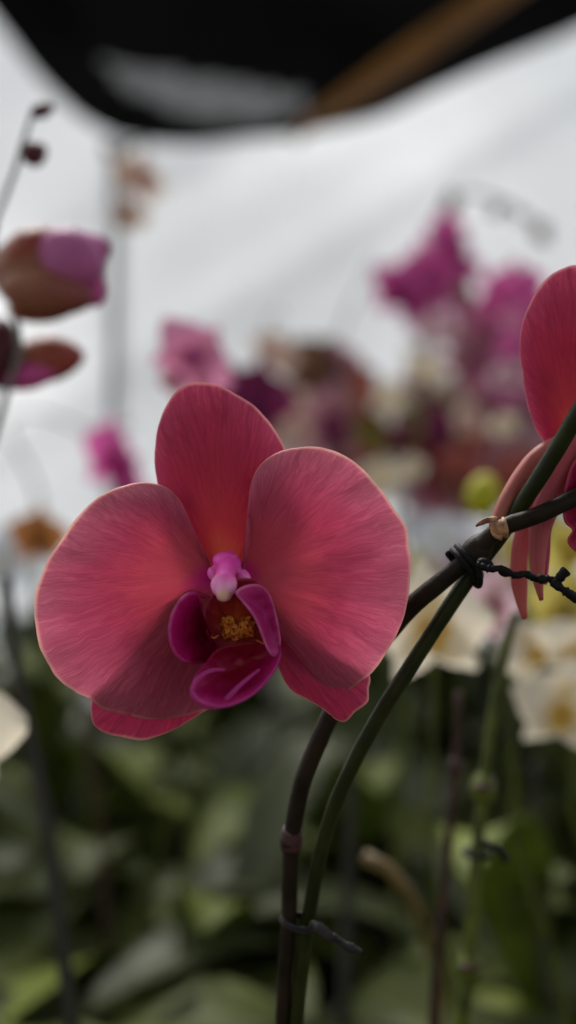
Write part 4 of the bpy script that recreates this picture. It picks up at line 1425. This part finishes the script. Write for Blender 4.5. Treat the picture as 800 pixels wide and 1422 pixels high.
# rafter crossing in front of the net
rf = MB()
a, c = at(408, 188, 1.55), at(1010, -225, 1.75)
d = (c - a).normalized()
sd = d.cross(Vector((0, 1, 0))).normalized()
hw, hd = sz(13.5, 1.6), 0.03
nn = 30
for i in range(nn + 1):
    p_ = a.lerp(c, i / nn)
    e = 0.25 + 0.75 * min(1, i / 7)
    for (su, sv) in ((-1, -1), (1, -1), (1, 1), (-1, 1)):
        rf.v.append(p_ + sd * su * hw * e + Vector((0, 1, 0)) * sv * hd); rf.uv.append((0, 0))
for i in range(nn):
    for k in range(4):
        l = (k + 1) % 4
        rf.f.append((i * 4 + k, i * 4 + l, i * 4 + 4 + l, i * 4 + 4 + k))
rf.f.append((3, 2, 1, 0)); rf.f.append(tuple(nn * 4 + k for k in range(4)))
o = rf.build('wooden_rafter', m_wood, smooth=False, bevel=.004)
tagm(o, 'orange brown wooden rafter slanting up to the right across the black net', 'rafter')

# ================================================================== light, sky, camera
SUN_EL, SUN_AZ = 52, -20     # the sun stands behind the wall, a little to the left
wd = bpy.data.worlds.new('World')
sc.world = wd
wd.use_nodes = True
nt = wd.node_tree
bgn = nt.nodes['Background']
sky = nt.nodes.new('ShaderNodeTexSky')
sky.sky_type = 'NISHITA'
sky.sun_disc = False
sky.sun_elevation = R(SUN_EL)
sky.sun_rotation = R(SUN_AZ)
sky.air_density = 1.0
sky.dust_density = 4.0
sky.ozone_density = 0.6
hs = nt.nodes.new('ShaderNodeHueSaturation')
hs.inputs['Saturation'].default_value = 0.22          # thin overcast
nt.links.new(sky.outputs[0], hs.inputs['Color'])
tn = nt.nodes.new('ShaderNodeMix'); tn.data_type = 'RGBA'; tn.blend_type = 'MULTIPLY'
tn.inputs[0].default_value = 1.0
tn.inputs[7].default_value = (0.985, 0.99, 1.0, 1)
nt.links.new(hs.outputs[0], tn.inputs[6])
nt.links.new(tn.outputs[2], bgn.inputs[0])
bgn.inputs[1].default_value = 0.13
sl = bpy.data.lights.new('sun', 'SUN')
sl.energy = 1.5
sl.angle = R(14)
sl.color = (1.0, 0.95, 0.88)
so = bpy.data.objects.new('sun', sl)
col.objects.link(so)
dirv = Vector((math.sin(R(SUN_AZ)) * math.cos(R(SUN_EL)), math.cos(R(SUN_AZ)) * math.cos(R(SUN_EL)), math.sin(R(SUN_EL))))
so.rotation_euler = dirv.to_track_quat('Z', 'Y').to_euler()
so.location = dirv * 5

cam = bpy.data.cameras.new('camera')
cam.sensor_fit = 'HORIZONTAL'
cam.sensor_width = 24
cam.lens = 24 * D / (800 * S)
cam.clip_start = 0.01
cam.clip_end = 300
cam.dof.use_dof = True
cam.dof.focus_distance = D - 0.002
cam.dof.aperture_fstop = 5.0
co = bpy.data.objects.new('camera', cam)
col.objects.link(co)
co.location = (0, -D, 0)
co.rotation_euler = (R(90), 0, 0)
sc.camera = co

sc.view_settings.view_transform = 'Standard'
sc.view_settings.look = 'None'
sc.view_settings.gamma = 1
sc.view_settings.exposure = 1.2
sc.cycles.use_denoising = True
sc.cycles.max_bounces = 10
sc.cycles.diffuse_bounces = 6
sc.cycles.transmission_bounces = 8
